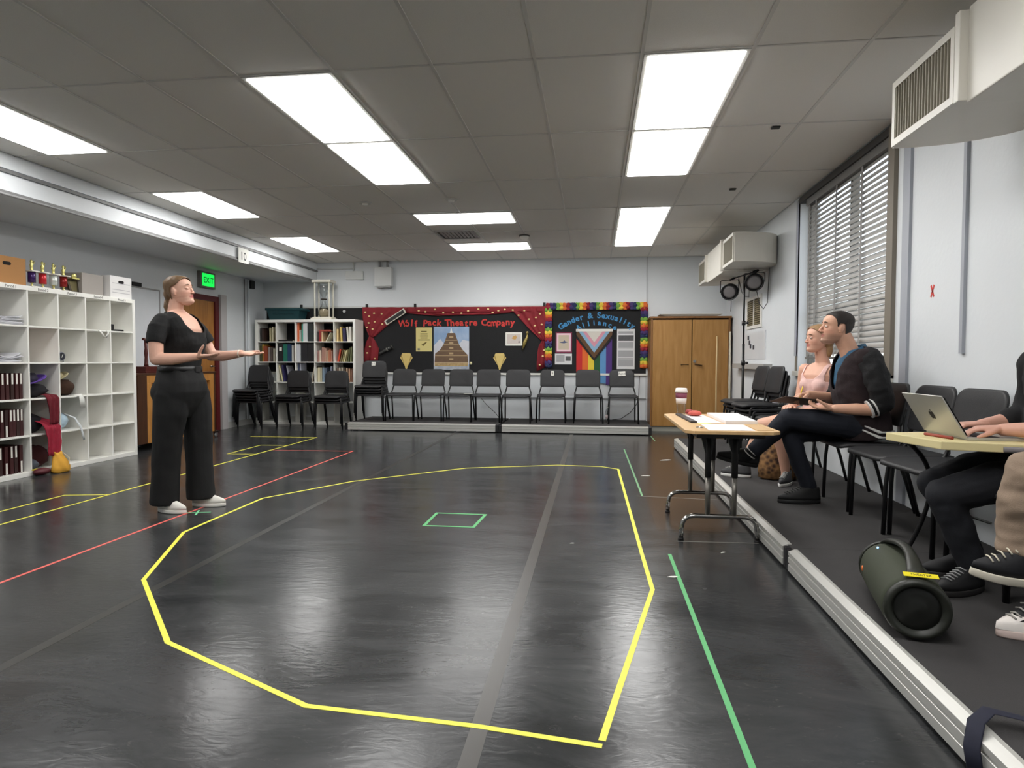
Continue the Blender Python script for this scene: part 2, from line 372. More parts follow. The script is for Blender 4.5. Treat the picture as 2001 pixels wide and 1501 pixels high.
obj('housing', MB().box(XL+.001, XL+.06, 9.02, 9.40, 2.22, 2.47), mat('exit_housing', (120,116,112), .5), t, bevel=.006)
obj('face', MB().box(XL+.06, XL+.066, 9.06, 9.36, 2.25, 2.44), mat('exit_green', (18,200,70), .5, emit=1.6), t)
put_text('lettering', 'EXIT', .125, frame((XL+.0675, 9.21, 2.30), (0,1,0), (0,0,1)), mat('exit_dark', (10,70,28), .6), t)
# left wall furniture
t = thing('whiteboard', 'white wall panel with thin frame behind the piano', 'whiteboard', (XL, 7.8, .9))
obj('panel', MB().box(XL+.002, XL+.015, 7.3, 8.14, .92, 2.06), mat('board_white', (222,226,230), .3), t)
obj('panel_frame', MB().box(XL+.002, XL+.02, 7.28, 7.3, .90, 2.08).box(XL+.002, XL+.02, 8.14, 8.16, .90, 2.08).box(XL+.002, XL+.02, 7.3, 8.14, 2.06, 2.08).box(XL+.002, XL+.02, 7.3, 8.14, .90, .92), mat('trim_grey', (160,160,160), .4), t)
obj('clip', MB().box(XL+.015, XL+.035, 7.62, 7.78, 2.08, 2.13), mat('dark_clip', (28,28,28), .6), t)
t = thing('wall_knob_switch', 'small grey metal switch box on the left wall beside the door', 'switch', (XL, 9.87, 1.2))
obj('box', MB().box(XL+.001, XL+.05, 9.82, 9.92, 1.17, 1.26), mat('switch_grey', (92,92,92), .4), t, bevel=.012); obj('knob', MB().lathe([(.02,XL+.05),(.018,XL+.08)], (0,9.89,1.20), 12, 0), mat('switch_grey', (92,92,92), .4), t)
t = thing('corner_conduit', 'white vertical conduit with a dark box at its top near the left corner', 'conduit', (XL, 10.45, 0))
obj('pipe', MB().tube([(XL+.025,10.42,.1),(XL+.025,10.42,2.5)], .018, 10), WALL, t); obj('pipe', MB().tube([(XL+.025,10.30,.1),(XL+.025,10.30,2.5)], .010, 8), mat('pipe_grey', (150,150,150), .4), t)
obj('top_box', MB().box(XL+.002, XL+.06, 10.46, 10.58, 2.36, 2.5), mat('dark_clip', (28,28,28), .6), t)
# back wall boxes and seams
struct('trim_3', MB().box(.852, .872, YB-.012, YB, 0, ZC), mat('seam_grey', (196,199,202), .6), label='vertical wall seam right of the bulletin boards')
t = thing('electrical_box', 'white electrical box high on the back wall with two conduits', 'electrical box', (-3.68, YB, 2.41))
obj('cabinet_body', MB().box(-3.84, -3.53, YB-.12, YB-.001, 2.42, 2.75), mat('box_white', (214,216,214), .45), t, bevel=.006)
obj('base_lip', MB().box(-3.80, -3.55, YB-.115, YB-.02, 2.395, 2.419), mat('trim_grey', (160,160,160), .4), t)
for x in (-3.76, -3.62): obj('conduit', MB().tube([(x,YB-.05,2.75),(x,YB-.05,ZC-.002)], .022, 10), mat('pipe_grey', (150,150,150), .4), t)
t = thing('junction_box', 'shallow white junction box on the back wall left of the electrical box', 'junction box', (-4.22, YB, 2.54))
obj('box', MB().box(-4.39, -4.07, YB-.05, YB-.001, 2.55, 2.70), mat('box_white', (214,216,214), .45), t, bevel=.004); obj('conduit', MB().tube([(-4.25,YB-.025,2.70),(-4.25,YB-.025,ZC-.002)], .012, 8), mat('box_white', (214,216,214), .45), t)
obj('conduit', MB().tube([(BEAMX+.01,YB-.02,2.745),(-4.25,YB-.02,2.745)], .01, 8), mat('box_white', (214,216,214), .45), t)
struct('trim_4', MB().box(-4.05, .86, YB-.02, YB, .475, .495), mat('seam_dark', (140,142,144), .6), label='thin ledge line low on the back wall')
# right wall: battens, X mark, vent, ledge
for i, (y, z0, z1, ww) in enumerate(((4.78, .13, 2.82, .05), (4.07, 1.17, 2.82, .016), (7.20, 1.18, 2.82, .03))):
    struct('trim_%d' % (5+i), MB().box(XR-.02, XR, y-ww, y+ww, z0, z1), mat('batten_grey', (168,172,180), .5), label='vertical grey batten on the right wall, %s' % ('beside the window', 'thin one nearer the viewer', 'beyond the window')[i])
RM = mat('red_tape', (222,70,62), .6)
t = thing('tape_x_mark', 'small red tape X stuck on the white wall right of the window', 'tape mark', (XR, 4.44, 1.57))
for sgn in (-1, 1):
    M = Matrix.Translation((XR-.001, 4.437, 1.575)) @ Matrix.Rotation(sgn*.45, 4, 'X')
    obj('tape_strip', MB().box(-.0015, 0, -.007, .007, -.042, .042).xf(M), RM, t)
t = thing('wall_grille', 'beige slatted ventilation grille low on the right wall behind the lamp stand', 'vent', (XR, 9.07, 1.6))
obj('grille_frame', MB().box(XR-.015, XR, 8.66, 9.48, 1.57, 1.61).box(XR-.015, XR, 8.66, 9.48, 1.96, 2.0).box(XR-.015, XR, 8.66, 8.72, 1.61, 1.96).box(XR-.015, XR, 9.42, 9.48, 1.61, 1.96).box(XR-.015, XR, 9.05, 9.09, 1.61, 1.96), WHITE, t)
obj('grille_back', MB().box(XR-.004, XR, 8.72, 9.42, 1.61, 1.96), mat('grille_dark', (84,76,54), .7), t)
for k in range(12): obj('slat', MB().box(XR-.012, XR-.004, 8.72, 9.05, 1.62+k*.028, 1.632+k*.028).box(XR-.012, XR-.004, 9.09, 9.42, 1.62+k*.028, 1.632+k*.028), mat('grille_tan', (140,130,100), .6), t)
struct('trim_8', MB().box(XR-.10, XR, 8.15, 9.95, 1.02, 1.09), mat('ledge_grey', (176,174,170), .5), label='shallow grey ledge on the right wall')
t = thing('whiteboard_note', 'white paper panel with dark magnets above the wall ledge', 'panel', (XR, 8.9, 1.2))
obj('panel', MB().box(XR-.006, XR, 8.45, 9.7, 1.15, 1.52), mat('board_white', (222,226,230), .3), t)
for (y, z) in ((9.35,1.45),(9.28,1.38),(9.22,1.33),(9.05,1.31)): obj('magnet', MB().box(XR-.016, XR-.006, y-.03, y+.03, z-.03, z+.03), mat('magnet_dark', (60,60,70), .5), t, bevel=.004)
# ---- window with venetian blind
struct('window_1', MB().box(XR+.10, XR+.16, WY0, WY1, WZ0, WZ0+.06).box(XR+.10, XR+.16, WY0, WY1, 2.77, 2.83).box(XR+.10, XR+.16, WY0, WY0+.05, WZ0+.06, 2.77).box(XR+.10, XR+.16, WY1-.05, WY1, WZ0+.06, 2.77).box(XR+.10, XR+.16, 6.04, 6.09, WZ0+.06, 2.77).box(XR+.11, XR+.15, WY0+.05, WY1-.05, 1.62, 1.66), mat('window_frame', (120,116,108), .5), label='tall metal framed window in the right wall')
wo = bpy.data.objects['window_1']
gm = thin_glass('window_glass', (.88,.9,.91,1), .06)
for (a, b) in ((WY0+.05, 6.04), (6.09, WY1-.05)):
    for (c, d) in ((WZ0+.06, 1.62), (1.66, 2.77)): struct('window_pane', MB().box(XR+.128, XR+.134, a, b, c, d), gm, wo)
struct('window_casing', MB().box(XR-.03, XR+.10, WY0-.10, WY0, WZ0-.02, 2.83), mat('casing_brown', (124,116,104), .55), wo)
struct('window_casing', MB().box(XR-.015, XR-.0005, WY1, WY1+.045, WZ0-.02, 2.83), mat('casing_brown', (124,116,104), .55), wo)
struct('window_sill', MB().box(XR-.04, XR+.10, WY0-.1, WY1+.05, WZ0-.05, WZ0), mat('sill_white', (210,208,200), .5), wo)
struct('window_head', MB().box(XR-.012, XR+.10, WY0, WY1, 2.79, 2.85), mat('head_dark', (60,58,56), .6), wo)
t = thing('venetian_blind', 'half closed grey venetian blind hanging in the tall window', 'window blind', (XR+.04, 6.06, 1.15))
SL = mat('blind_slat', (170,168,164), .35, spec=.6)
obj('headrail', MB().box(XR+.005, XR+.075, WY0+.03, WY1-.17, 2.72, 2.79), mat('headrail_grey', (120,118,116), .4), t, bevel=.004)
BY0, BY1 = WY0+.03, WY1-.17
NS = 33; first = None
for k in range(NS):
    z = 2.70-k*.0465; tilt = -math.radians(69 if k > 14 else 62)
    if first is None:
        mbs = MB(); hw = .026; pts = []
        for q in range(5):
            u = -hw+2*hw*q/4; pts.append((u, .006*(1-(u/hw)**2)))
        poly = pts+[(p[0], p[1]-.0012) for p in reversed(pts)]
        first = obj('slat', MB().prism(poly, 1, BY0-(BY0+BY1)/2, BY1-(BY0+BY1)/2), SL, t, world=False, smooth_all=False); o = first
    else:
        o = first.copy(); link(o, t)
    o.location = (XR+.04-(XR+.04), (BY0+BY1)/2-6.06, z-1.15); o.rotation_euler = (0, tilt, 0)
for y in (5.13, 5.62, 6.18, 6.72, 6.92): obj('ladder_tape', MB().box(XR+.012, XR+.0135, y-.018, y+.018, 1.17, 2.72), mat('tape_grey', (150,148,146), .7), t)
obj('bottom_rail', MB().box(XR+.02, XR+.06, BY0, BY1, 1.145, 1.168), mat('headrail_grey', (120,118,116), .4), t, bevel=.004)
obj('lift_cord', MB().tube([(XR+.008, 5.08, 2.7),(XR+.008,5.085,1.9),(XR+.008,5.08,1.25)], .004, 6), mat('cord_dark', (80,78,74), .7), t)
struct('ground_bounce', MB().box(XR+.6, 22, -12, 30, -.7, -.5), mat('concrete_pale', (196,192,184), .9, nscale=2, namt=.1), label='pale ground slab added outside the window to reflect daylight')  # added slab, bounces sky light back towards the window
# ---- wall mounted ventilation units
def hvac(yc, lab, x0=1.60, z0=2.28, z1=2.62):
    t = thing('wall_air_unit', lab, 'air unit', (XR, yc, z0), 0, 'wall mounted air units')
    HV = mat('hvac_cream', (216,212,202), .42, nscale=4, namt=.04); GR = mat('hvac_grille', (150,144,128), .6)
    L = 1.26   # half length of the straight front
    def end(sg):
        pts = [(x0, yc+sg*.58), (x0, yc+sg*L)]
        for k in range(1, 9):
            a = PI/2*k/8; pts.append((x0+.55*math.sin(a), yc+sg*(L-.34*(1-math.cos(a)))))
        pts.append((XR-.001, yc+sg*.58))
        return pts if sg < 0 else pts[::-1]
    for sg in (-1, 1):
        e = obj('end_housing', MB().prism(end(sg), 2, z0, z1, smooth=False), HV, t)
        a, b = sorted((yc+sg*.64, yc+sg*(L-.02)))
        obj('grille_back', MB().box(x0-.004, x0-.0005, a+.03, b-.03, z0+.035, z1-.035), mat('hvac_grille_back', (96,90,78), .7), t)
        obj('grille_frame', MB().box(x0-.016, x0-.0005, a, b, z0, z0+.035).box(x0-.016, x0-.0005, a, b, z1-.035, z1).box(x0-.016, x0-.0005, a, a+.03, z0+.035, z1-.035).box(x0-.016, x0-.0005, b-.03, b, z0+.035, z1-.035), HV, t)
        n = 20
        for k in range(n):
            y = a+.035+(b-a-.07)*k/(n-1); obj('grille_fin', MB().box(x0-.012, x0-.004, y-.004, y+.004, z0+.035, z1-.035), GR, t)
        obj('flange', MB().box(x0-.035, XR-.001, min(yc+sg*.60, yc+sg*.56), max(yc+sg*.60, yc+sg*.56), z0-.02, z1+.03), HV, t, bevel=.004)
    obj('centre_housing', MB().box(x0, XR-.001, yc-.56, yc+.56, z0-.03, z1+.04), HV, t, bevel=.006)
hvac(2.50, 'large cream wall air unit with grille, nearest the viewer at upper right')
hvac(8.98, 'cream wall air unit with rounded end in the far right corner above the lamps')
# ---- platforms
CARP = mat('deck_carpet', (58,56,56), .9, nscale=5, namt=.28, bump=.4, bscale=320)
FASC = mat('fascia_alu', (200,199,194), .36, metal=.3, nscale=2, namt=.06)
def platform(name_lab, x0, x1, y0, y1, side, cat='platform'):
    t = thing('stage_platform', name_lab, 'stage platform', ((x0+x1)/2, (y0+y1)/2, 0), 0, 'low carpeted stage platforms')
    obj('deck', MB().box(x0+.03, x1, y0+(.03 if side == 'y' else 0), y1, .055, .125), CARP, t)
    def fas(a, b, nm='fascia'):
        # extruded aluminium edge with two grooves; profile (out, z)
        pr = [(0,.018),(-.012,.018),(-.012,.05),(-.006,.053),(-.006,.059),(-.012,.062),(-.012,.088),(-.006,.091),(-.006,.097),(-.012,.10),(-.012,.118),(.02,.131),(.035,.131),(.035,.02)]
        if side == 'x': obj(nm, MB().prism([(x0+.012+p[0], p[1]) for p in pr], 1, a, b), FASC, t)
        else: obj(nm, MB().prism([(y0+.012+p[0], p[1]) for p in pr], 0, a, b), FASC, t)
    if side == 'x': fas(y0+.05, y1-.05)
    else: fas(x0+.05, x1-.05)
    DK = mat('connector_black', (26,26,28), .45)
    if side == 'x':
        for (a, b) in ((y0, y0+.05), (y1-.05, y1)): obj('corner_connector', MB().box(x0+.004, x0+.05, a, b, .012, .122), DK, t, bevel=.006)
        obj('foot', MB().box(x0+.1, x0+.16, y0+.1, y0+.16, 0, .055), DK, t); obj('foot', MB().box(x0+.1, x0+.16, y1-.16, y1-.1, 0, .055), DK, t)
        obj('foot', MB().box(x1-.16, x1-.1, y0+.1, y0+.16, 0, .055), DK, t); obj('foot', MB().box(x1-.16, x1-.1, y1-.16, y1-.1, 0, .055), DK, t)
    else:
        for (a, b) in ((x0, x0+.05), (x1-.05, x1)): obj('corner_connector', MB().box(a, b, y0+.004, y0+.05, .012, .122), DK, t, bevel=.006)
        for xx in (x0+.1, x1-.16):
            for yy in (y0+.1, y1-.16): obj('foot', MB().box(xx, xx+.06, yy, yy+.06, 0, .055), DK, t)
    return t
for i, (a, b) in enumerate(((5.99,8.43),(3.55,5.988),(1.11,3.548),(-1.33,1.108))):
    platform('carpeted platform section along the right wall, %s' % ('farthest one under stacked chairs','under the seated man','carrying the green speaker','nearest the viewer')[i], 1.02, XR-.012, a, b, 'x')
platform('carpeted platform with aluminium edge under the back wall chairs, left half', -3.95, -1.47, 9.75, YB-.022, 'y')
platform('carpeted platform with aluminium edge under the back wall chairs, right half', -1.468, .86, 9.75, YB-.022, 'y')
# ================================================================== FLOOR TAPE
def band(pts, wd, z0=0.0, z1=.0012, closed=False):
    pts = [Vector((p[0], p[1], 0)) for p in pts]; n = len(pts); Lf, Rt = [], []
    for i in range(n):
        a = pts[i-1] if (i or closed) else None; b = pts[(i+1) % n] if (i < n-1 or closed) else None
        d1 = (pts[i]-a).normalized() if a is not None else (b-pts[i]).normalized()
        d2 = (b-pts[i]).normalized() if b is not None else d1
        t = (d1+d2).normalized(); nn = Vector((-t.y, t.x, 0)); k = wd/2/max(.35, nn.dot(Vector((-d1.y, d1.x, 0))))
        Lf.append(pts[i]+nn*k); Rt.append(pts[i]-nn*k)
    mb = MB()
    for i in range(n if closed else n-1):
        j = (i+1) % n; q = [Rt[i], Rt[j], Lf[j], Lf[i]]
        mb.add([(p.x, p.y, z0) for p in q]+[(p.x, p.y, z1) for p in q], [(0,3,2,1),(4,5,6,7),(0,1,5,4),(1,2,6,5),(2,3,7,6),(3,0,4,7)])
    return mb
YT = mat('yellow_tape', (240,234,84), .55); GT = mat('green_tape', (92,178,112), .55); GT2 = mat('faded_green_tape', (116,166,120), .6); RT = mat('coral_tape', (228,104,96), .55)
SEAM = mat('seam_tape_m', (58,57,55), .3, nscale=6, namt=.15); SEAM2 = mat('seam_tape_worn', (74,72,69), .3, nscale=6, namt=.15)
def tape(pts, wd, m, lab, closed=False, z1=.0012, z0=0.0, group='tape lines on the floor', name='floor_tape'): return single(name, band(pts, wd, z0, z1, closed), m, lab, 'tape', group)
tape([(-.34,-3.1),(-.34,9.74)], .055, SEAM2, 'long grey seam tape running straight up the middle of the black floor', z1=.0006, name='seam_tape', group='grey seam tapes')
tape([(-2.13,-3.1),(-2.13,10.6)], .05, SEAM, 'long grey seam tape crossing the left side of the yellow outline', z1=.0006, name='seam_tape', group='grey seam tapes')
tape([(.03,1.838),(-.35,1.89),(-.92,1.93),(-1.67,2.30),(-2.27,2.95),(-2.64,3.81),(-2.66,4.84),(-2.21,5.64),(-1.32,6.51),(-.38,6.84),(.08,6.81),(.25,6.67),(.28,3.79),(.29,3.16),(.08,2.12),(.03,1.865)], .022, YT, 'yellow tape marking a large rounded outline on the black floor')
tape([(-2.945,-2.5),(-2.945,7.52),(-3.96,7.46)], .02, RT, 'coral red tape line running under the standing woman with one corner', z1=.0009)
tape([(-3.985,-2.5),(-3.985,8.79),(-4.99,8.76)], .02, YT, 'yellow tape line running along the left side of the floor to a far corner', z1=.0012)
tape([(-4.0,7.12),(-4.33,7.09),(-4.35,7.89),(-3.99,7.90)], .02, YT, 'small yellow tape box beside the far end of the left yellow line', z1=.0009)
tape([(-4.0,4.79),(-4.33,4.72),(-4.33,1.5)], .02, YT, 'yellow tape bracket at the left picture edge in front of the cube shelves', z1=.0009)
tape([(-1.14,4.19),(-.80,4.19),(-.78,4.55),(-1.14,4.55)], .022, GT, 'green tape square in the middle of the yellow outline', closed=True)
tape([(.38,8.2),(.40,5.36)], .016, GT2, 'pale green tape line on the floor left of the desk')
tape([(.44,3.76),(.44,1.2)], .02, GT, 'green tape line in the right foreground of the floor')
tape([(.84,9.70),(.85,9.11)], .014, GT2, 'short pale tape strip at the right end of the back platform')
t = thing('tape_cross', 'small mint green tape cross in front of the standing woman', 'tape', (-2.87,4.32,0))
obj('tape_strip', band([(-2.96,4.30),(-2.79,4.34)], .014, .0009, .0018), mat('mint_tape', (130,214,160), .55), t); obj('tape_strip', band([(-2.91,4.38),(-2.845,4.24)], .014, .0018, .0026), mat('mint_tape', (130,214,160), .55), t)
tape([(.36,5.36),(1.0,5.30)], .008, mat('chalk_line', (150,148,140), .7), 'thin pale line across the brown floor strip beside the desk', z1=.0008)
tape([(.52,4.04),(1.01,4.06)], .008, mat('chalk_line', (150,148,140), .7), 'thin pale line between the near feet of the desk', z1=.0008)
single('brown_floor_strip', MB().box(.42, 1.02, 4.3, 9.6, 0, .0005), mat('strip_brown', (60,53,49), .22, nscale=3, namt=.25), 'brownish strip of floor between the green tape and the platform', 'floor patch')  # thin brown strip laid over the floor, tone varied at random
# scraps
for i, (x, y, a, s, lab) in enumerate(((.80,7.36,.3,.07,'torn white paper scrap on the floor behind the desk'),(.50,6.33,.1,.045,'small white paper scrap left of the desk'),(.41,3.36,.05,.03,'tiny white tape scrap beside the green floor tape'),(.25,5.9,.4,.015,'white fleck on the floor near the right yellow corner'),(-.13,3.9,.2,.014,'white fleck inside the outline right of the grey seam'),(.75,3.83,.6,.02,'white fleck on the floor in front of the desk'))):
    M = Matrix.Translation((x,y,.0012)) @ Matrix.Rotation(a, 4, 'Z')
    single('paper_scrap', MB().prism([(-s,-s*.3),(s*.2,-s*.45),(s,-s*.1),(s*.5,s*.35),(-s*.3,s*.2)], 2, 0, .002).xf(M), mat('paper', (236,234,226), .7), lab, 'paper scrap', 'scraps on the floor')
single('floor_cable_end', MB().tube([(.60,1.69,.006),(.65,1.66,.006),(.67,1.61,.006),(.72,1.58,.006),(.74,1.52,.006)], .005, 6), mat('cable_black', (18,18,18), .5), 'short black cable scrap on the floor at the bottom edge', 'cable')
# ================================================================== CUBE SHELVES
def kallax(lab, loc, rotz, back=False, n=5, H=1.82, W=1.82, D=.385):
    # local: front faces -y, x across, origin at front bottom centre
    t = thing('cube_shelf', lab, 'bookcase', loc, rotz)
    e, q = .045, .017
    def L(name, *b): return obj(name, MB().box(*b), WHITEM, t, world=False, bevel=.002, seg=1)
    L('side_panel', -W/2, -W/2+e, 0, D, 0, H); L('side_panel', W/2-e, W/2, 0, D, 0, H)
    L('top_panel', -W/2+e, W/2-e, 0, D, H-e, H); L('bottom_panel', -W/2+e, W/2-e, 0, D, 0, e)
    c = (W-2*e-(n-1)*q)/n
    for i in range(1, n): L('shelf', -W/2+e, W/2-e, .002, D, e+i*c+(i-1)*q, e+i*(c+q))
    for i in range(1, n):
        for j in range(n): L('divider', -W/2+e+i*c+(i-1)*q, -W/2+e+i*(c+q), .002, D, e+j*(c+q), e+j*(c+q)+c)
    if back: L('back_panel', -W/2+e, W/2-e, D, D+.006, e, H-e)
    def cell(i, j):  # i from left, j from the top; returns local x0, x1, z0, z1
        jj = n-1-j; x = -W/2+e+i*(c+q); z = e+jj*(c+q)
        return x, x+c, z, z+c
    return t, cell
LS, lcell = kallax('white five by five cube shelf along the left wall', (-5.35, 5.985, 0), PI/2, back=True)
BS, bcell = kallax('white five by five cube shelf full of books against the back wall', (-4.965, 10.50, 0), 0)
MLS = Matrix.Translation((-5.35, 5.985, 0)) @ Matrix.Rotation(PI/2, 4, 'Z'); MBS = Matrix.Translation((-4.965, 10.50, 0))
# shelf edge period labels on the left shelf
for i in range(5):
    x0, x1, z0, z1 = lcell(i, 0)
    put_text('shelf_label', 'Period %d' % (i+1), .035, frame((-5.349, 5.985+(x0+x1)/2, 1.785), (0,1,0), (0,0,1)), mat('label_ink', (70,70,66), .7), LS, depth=.0004)
# ---- books
def book(Mx, x, z, wd, h, dp, rgb, lab, y0=.05, lean=0.0, label_patch=None, cat='book', nm='book', grp=None, flat=False, mname=None):
    m = mat(mname or 'cover_%d_%d_%d' % rgb, rgb, .55); pg = mat('book_pages', (226,218,198), .8)
    o = Mx @ Vector((x, y0, z)); rz = Mx.to_euler().z
    t = thing(nm, lab, cat, o, rz, grp)
    R = Matrix.Translation((x, y0, z)) @ Matrix.Rotation(lean, 4, 'Y')
    def put(name, b, m_, par=t, bev=0):
        return obj(name, MB().box(*b).xf(Mx @ R), m_, par, bevel=bev)
    if flat:
        put('cover', (0, wd, 0, dp, 0, h*.18), m); put('cover', (0, wd, 0, dp, h*.82, h), m); put('spine', (0, wd, 0, .004, h*.18, h*.82), m); put('pages', (.004, wd-.004, .004, dp-.006, h*.18, h*.82), pg)
        return t
    cv = min(.004, wd*.2)
    put('cover', (0, cv, 0, dp, 0, h), m); put('cover', (wd-cv, wd, 0, dp, 0, h), m); put('spine', (cv, wd-cv, 0, .004, 0, h), m); put('pages', (cv, wd-cv, .004, dp-.008, .006, h-.006), pg)
    if label_patch: put('spine_label', (wd*.25, wd*.75, -.0012, 0, h*label_patch[0], h*label_patch[1]), mat('paper', (236,234,226), .7))
    return t
cells = {  # (col,row): list of (offset, width, height, rgb, lean, what)
 (0,0): [(.02,.028,.24,(40,38,36),0,'black book'),(.052,.03,.22,(58,40,34),0,'dark brown book'),(.19,.022,.24,(196,186,150),0,'cream paperback'),(.235,.024,.255,(206,198,166),0,'pale cream paperback'),(.285,.022,.22,(122,110,80),0,'olive paperback')],
 (1,0): [(.02,.26,.03,(24,24,26),0,'flat black folder')],
 (2,0): [(.005,.036,.325,(214,106,62),0,'orange binder'),(.045,.018,.20,(230,228,220),0,'thin white booklet'),(.085,.036,.31,(86,180,160),0,'mint green binder'),(.125,.075,.315,(214,216,218),0,'broad white binder'),(.215,.085,.31,(48,54,54),0,'broad charcoal binder')],
 (3,0): [(.02,.024,.17,(54,44,44),0,'dark paperback'),(.048,.045,.175,(140,38,40),0,'red hardback'),(.096,.022,.17,(222,190,150),0,'tan paperback'),(.17,.014,.17,(214,206,180),.5,'leaning cream booklet')],
 (4,0): [(.02,.032,.215,(222,194,140),0,'yellow paperback'),(.075,.03,.245,(220,190,110),-.08,'mustard paperback'),(.125,.05,.225,(56,50,84),-.05,'dark purple book'),(.19,.03,.25,(226,218,206),-.1,'off white paperback'),(.245,.034,.255,(228,224,214),0,'white paperback')],
 (0,1): [(.0,.05,.28,(66,66,40),0,'dark olive book'),(.055,.03,.30,(196,160,50),0,'yellow book'),(.09,.065,.27,(140,62,32),0,'rust brown book'),(.16,.035,.25,(150,140,136),0,'grey paperback'),(.21,.03,.22,(90,76,70),0,'brown paperback'),(.255,.035,.23,(188,182,164),0,'beige paperback')],
 (1,1): [(.01,.095,.31,(20,20,22),0,'broad black binder'),(.108,.075,.305,(28,112,92),0,'broad teal binder'),(.186,.06,.305,(34,62,98),0,'navy blue binder'),(.25,.03,.29,(222,222,216),0,'white binder'),(.285,.03,.28,(150,138,128),0,'taupe binder')],
 (2,1): [(.005,.07,.30,(206,208,214),0,'broad pale grey binder'),(.085,.115,.32,(38,38,42),0,'very broad black binder'),(.205,.11,.32,(32,32,34),0,'second very broad black binder')],
 (3,1): [(.02,.03,.19,(160,120,110),0,'dusty pink booklet'),(.055,.03,.2,(216,198,180),0,'cream booklet'),(.09,.028,.25,(168,128,116),.04,'rose brown booklet'),(.12,.026,.245,(176,134,118),.03,'tan rose booklet'),(.15,.026,.235,(186,146,128),.02,'light rose booklet'),(.18,.022,.19,(196,176,150),0,'pale tan booklet'),(.206,.026,.2,(190,128,100),0,'salmon booklet'),(.236,.024,.21,(196,120,90),0,'orange salmon booklet'),(.264,.026,.19,(180,130,112),0,'dull pink booklet')],
 (4,1): [(.03,.028,.22,(196,76,50),.2,'leaning red orange booklet'),(.075,.02,.21,(110,92,60),.22,'leaning brown booklet'),(.11,.02,.2,(150,140,96),.22,'leaning khaki booklet'),(.145,.022,.2,(206,196,150),.2,'leaning cream booklet'),(.18,.022,.21,(120,112,72),.16,'leaning olive booklet'),(.215,.022,.24,(96,100,66),.12,'leaning moss green booklet'),(.255,.026,.26,(120,124,88),.06,'upright sage booklet')],
 (1,2): [(.0,.02,.29,(226,216,170),-.25,'leaning cream folder'),(.055,.03,.29,(56,52,98),-.12,'leaning dark blue binder'),(.14,.02,.28,(176,176,186),-.2,'leaning grey folder')],
 (2,2): [(.01,.028,.32,(70,80,110),-.05,'slate blue book'),(.045,.02,.32,(196,200,216),0,'pale lilac book'),(.24,.03,.27,(206,198,178),.25,'leaning cream folder'),(.285,.022,.27,(96,80,66),.18,'leaning brown folder')],
 (3,2): [(.02,.045,.25,(212,202,170),0,'cream music book'),(.07,.028,.25,(196,190,164),0,'beige music book'),(.105,.04,.25,(136,156,174),0,'pale blue music book'),(.15,.03,.24,(90,104,122),0,'grey blue music book'),(.255,.02,.27,(170,174,196),0,'thin lilac music book')],
 (4,2): [(.02,.03,.24,(120,100,86),0,'brown play book'),(.055,.028,.25,(206,198,180),0,'cream play book'),(.1,.03,.25,(190,178,160),0,'beige play book'),(.14,.028,.25,(86,72,60),0,'dark brown play book'),(.185,.028,.24,(196,168,140),0,'tan play book'),(.23,.028,.23,(206,160,130),0,'peach play book'),(.27,.026,.22,(150,112,92),0,'reddish play book')],
}
rown = ['top row','second row','third row']; coln = ['leftmost','second','middle','fourth','rightmost']
for (i, j), lst in cells.items():
    x0, x1, z0, z1 = bcell(i, j)
    for k, (off, wd, h, rgb, lean, what) in enumerate(lst):
        zz = z0+.0005; xx = x0+off
        if lean < 0: xx += h*math.sin(-lean)*1.0
        if lean < 0: zz += 0
        else: zz += wd*math.sin(lean) if lean > 0 else 0
        if lean < 0: pass
        b = book(MBS, xx, zz, wd, h, .22 if wd < .06 else .27, rgb, '%s in the %s, %s column of the back shelf' % (what, rown[j], coln[i]), y0=.03 if wd > .05 else .06, lean=lean, label_patch=(.6,.8) if what == 'broad black binder' else None, cat='book' if 'binder' not in what and 'folder' not in what else 'binder', grp='books and binders on the back shelf', nm='book' if 'binder' not in what and 'folder' not in what else 'binder', flat=(wd > .2))
x0, x1, z0, z1 = bcell(3, 0)
book(MBS, x0+.045, z0+.1755, .22, .026, .2, (168,78,62), 'red book lying flat on other books in the back shelf top row', flat=True, grp='books and binders on the back shelf', y0=.06)
# dark red score books with white spine labels on the left shelf
for r, (row, xs) in enumerate(((2, [.06,.115,.165,.215,.262,.305]), (3, [.06,.10,.145,.19,.225,.265,.303]), (4, [.03,.075,.135,.19,.235,.29]))):
    x0, x1, z0, z1 = lcell(0, row)
    for k, off in enumerate(xs):
        h = .245+.008*((k*3+r) % 3); flip = (r == 1 and k == 2) or (r == 2 and k in (2, 5))
        book(MLS, x0+off-.03, z0+.0005, .034, h, .24, (58,16,18) if (k+r) % 3 else (46,22,20), 'dark red book with white spine strip, %s from left, %s shelf, left column' % (ORD[k], ('third','fourth','bottom')[r]), y0=.045, label_patch=(.02,.42) if flip else (.58,.99), grp='dark red score books', mname='score_red_%d' % ((k+r) % 3))
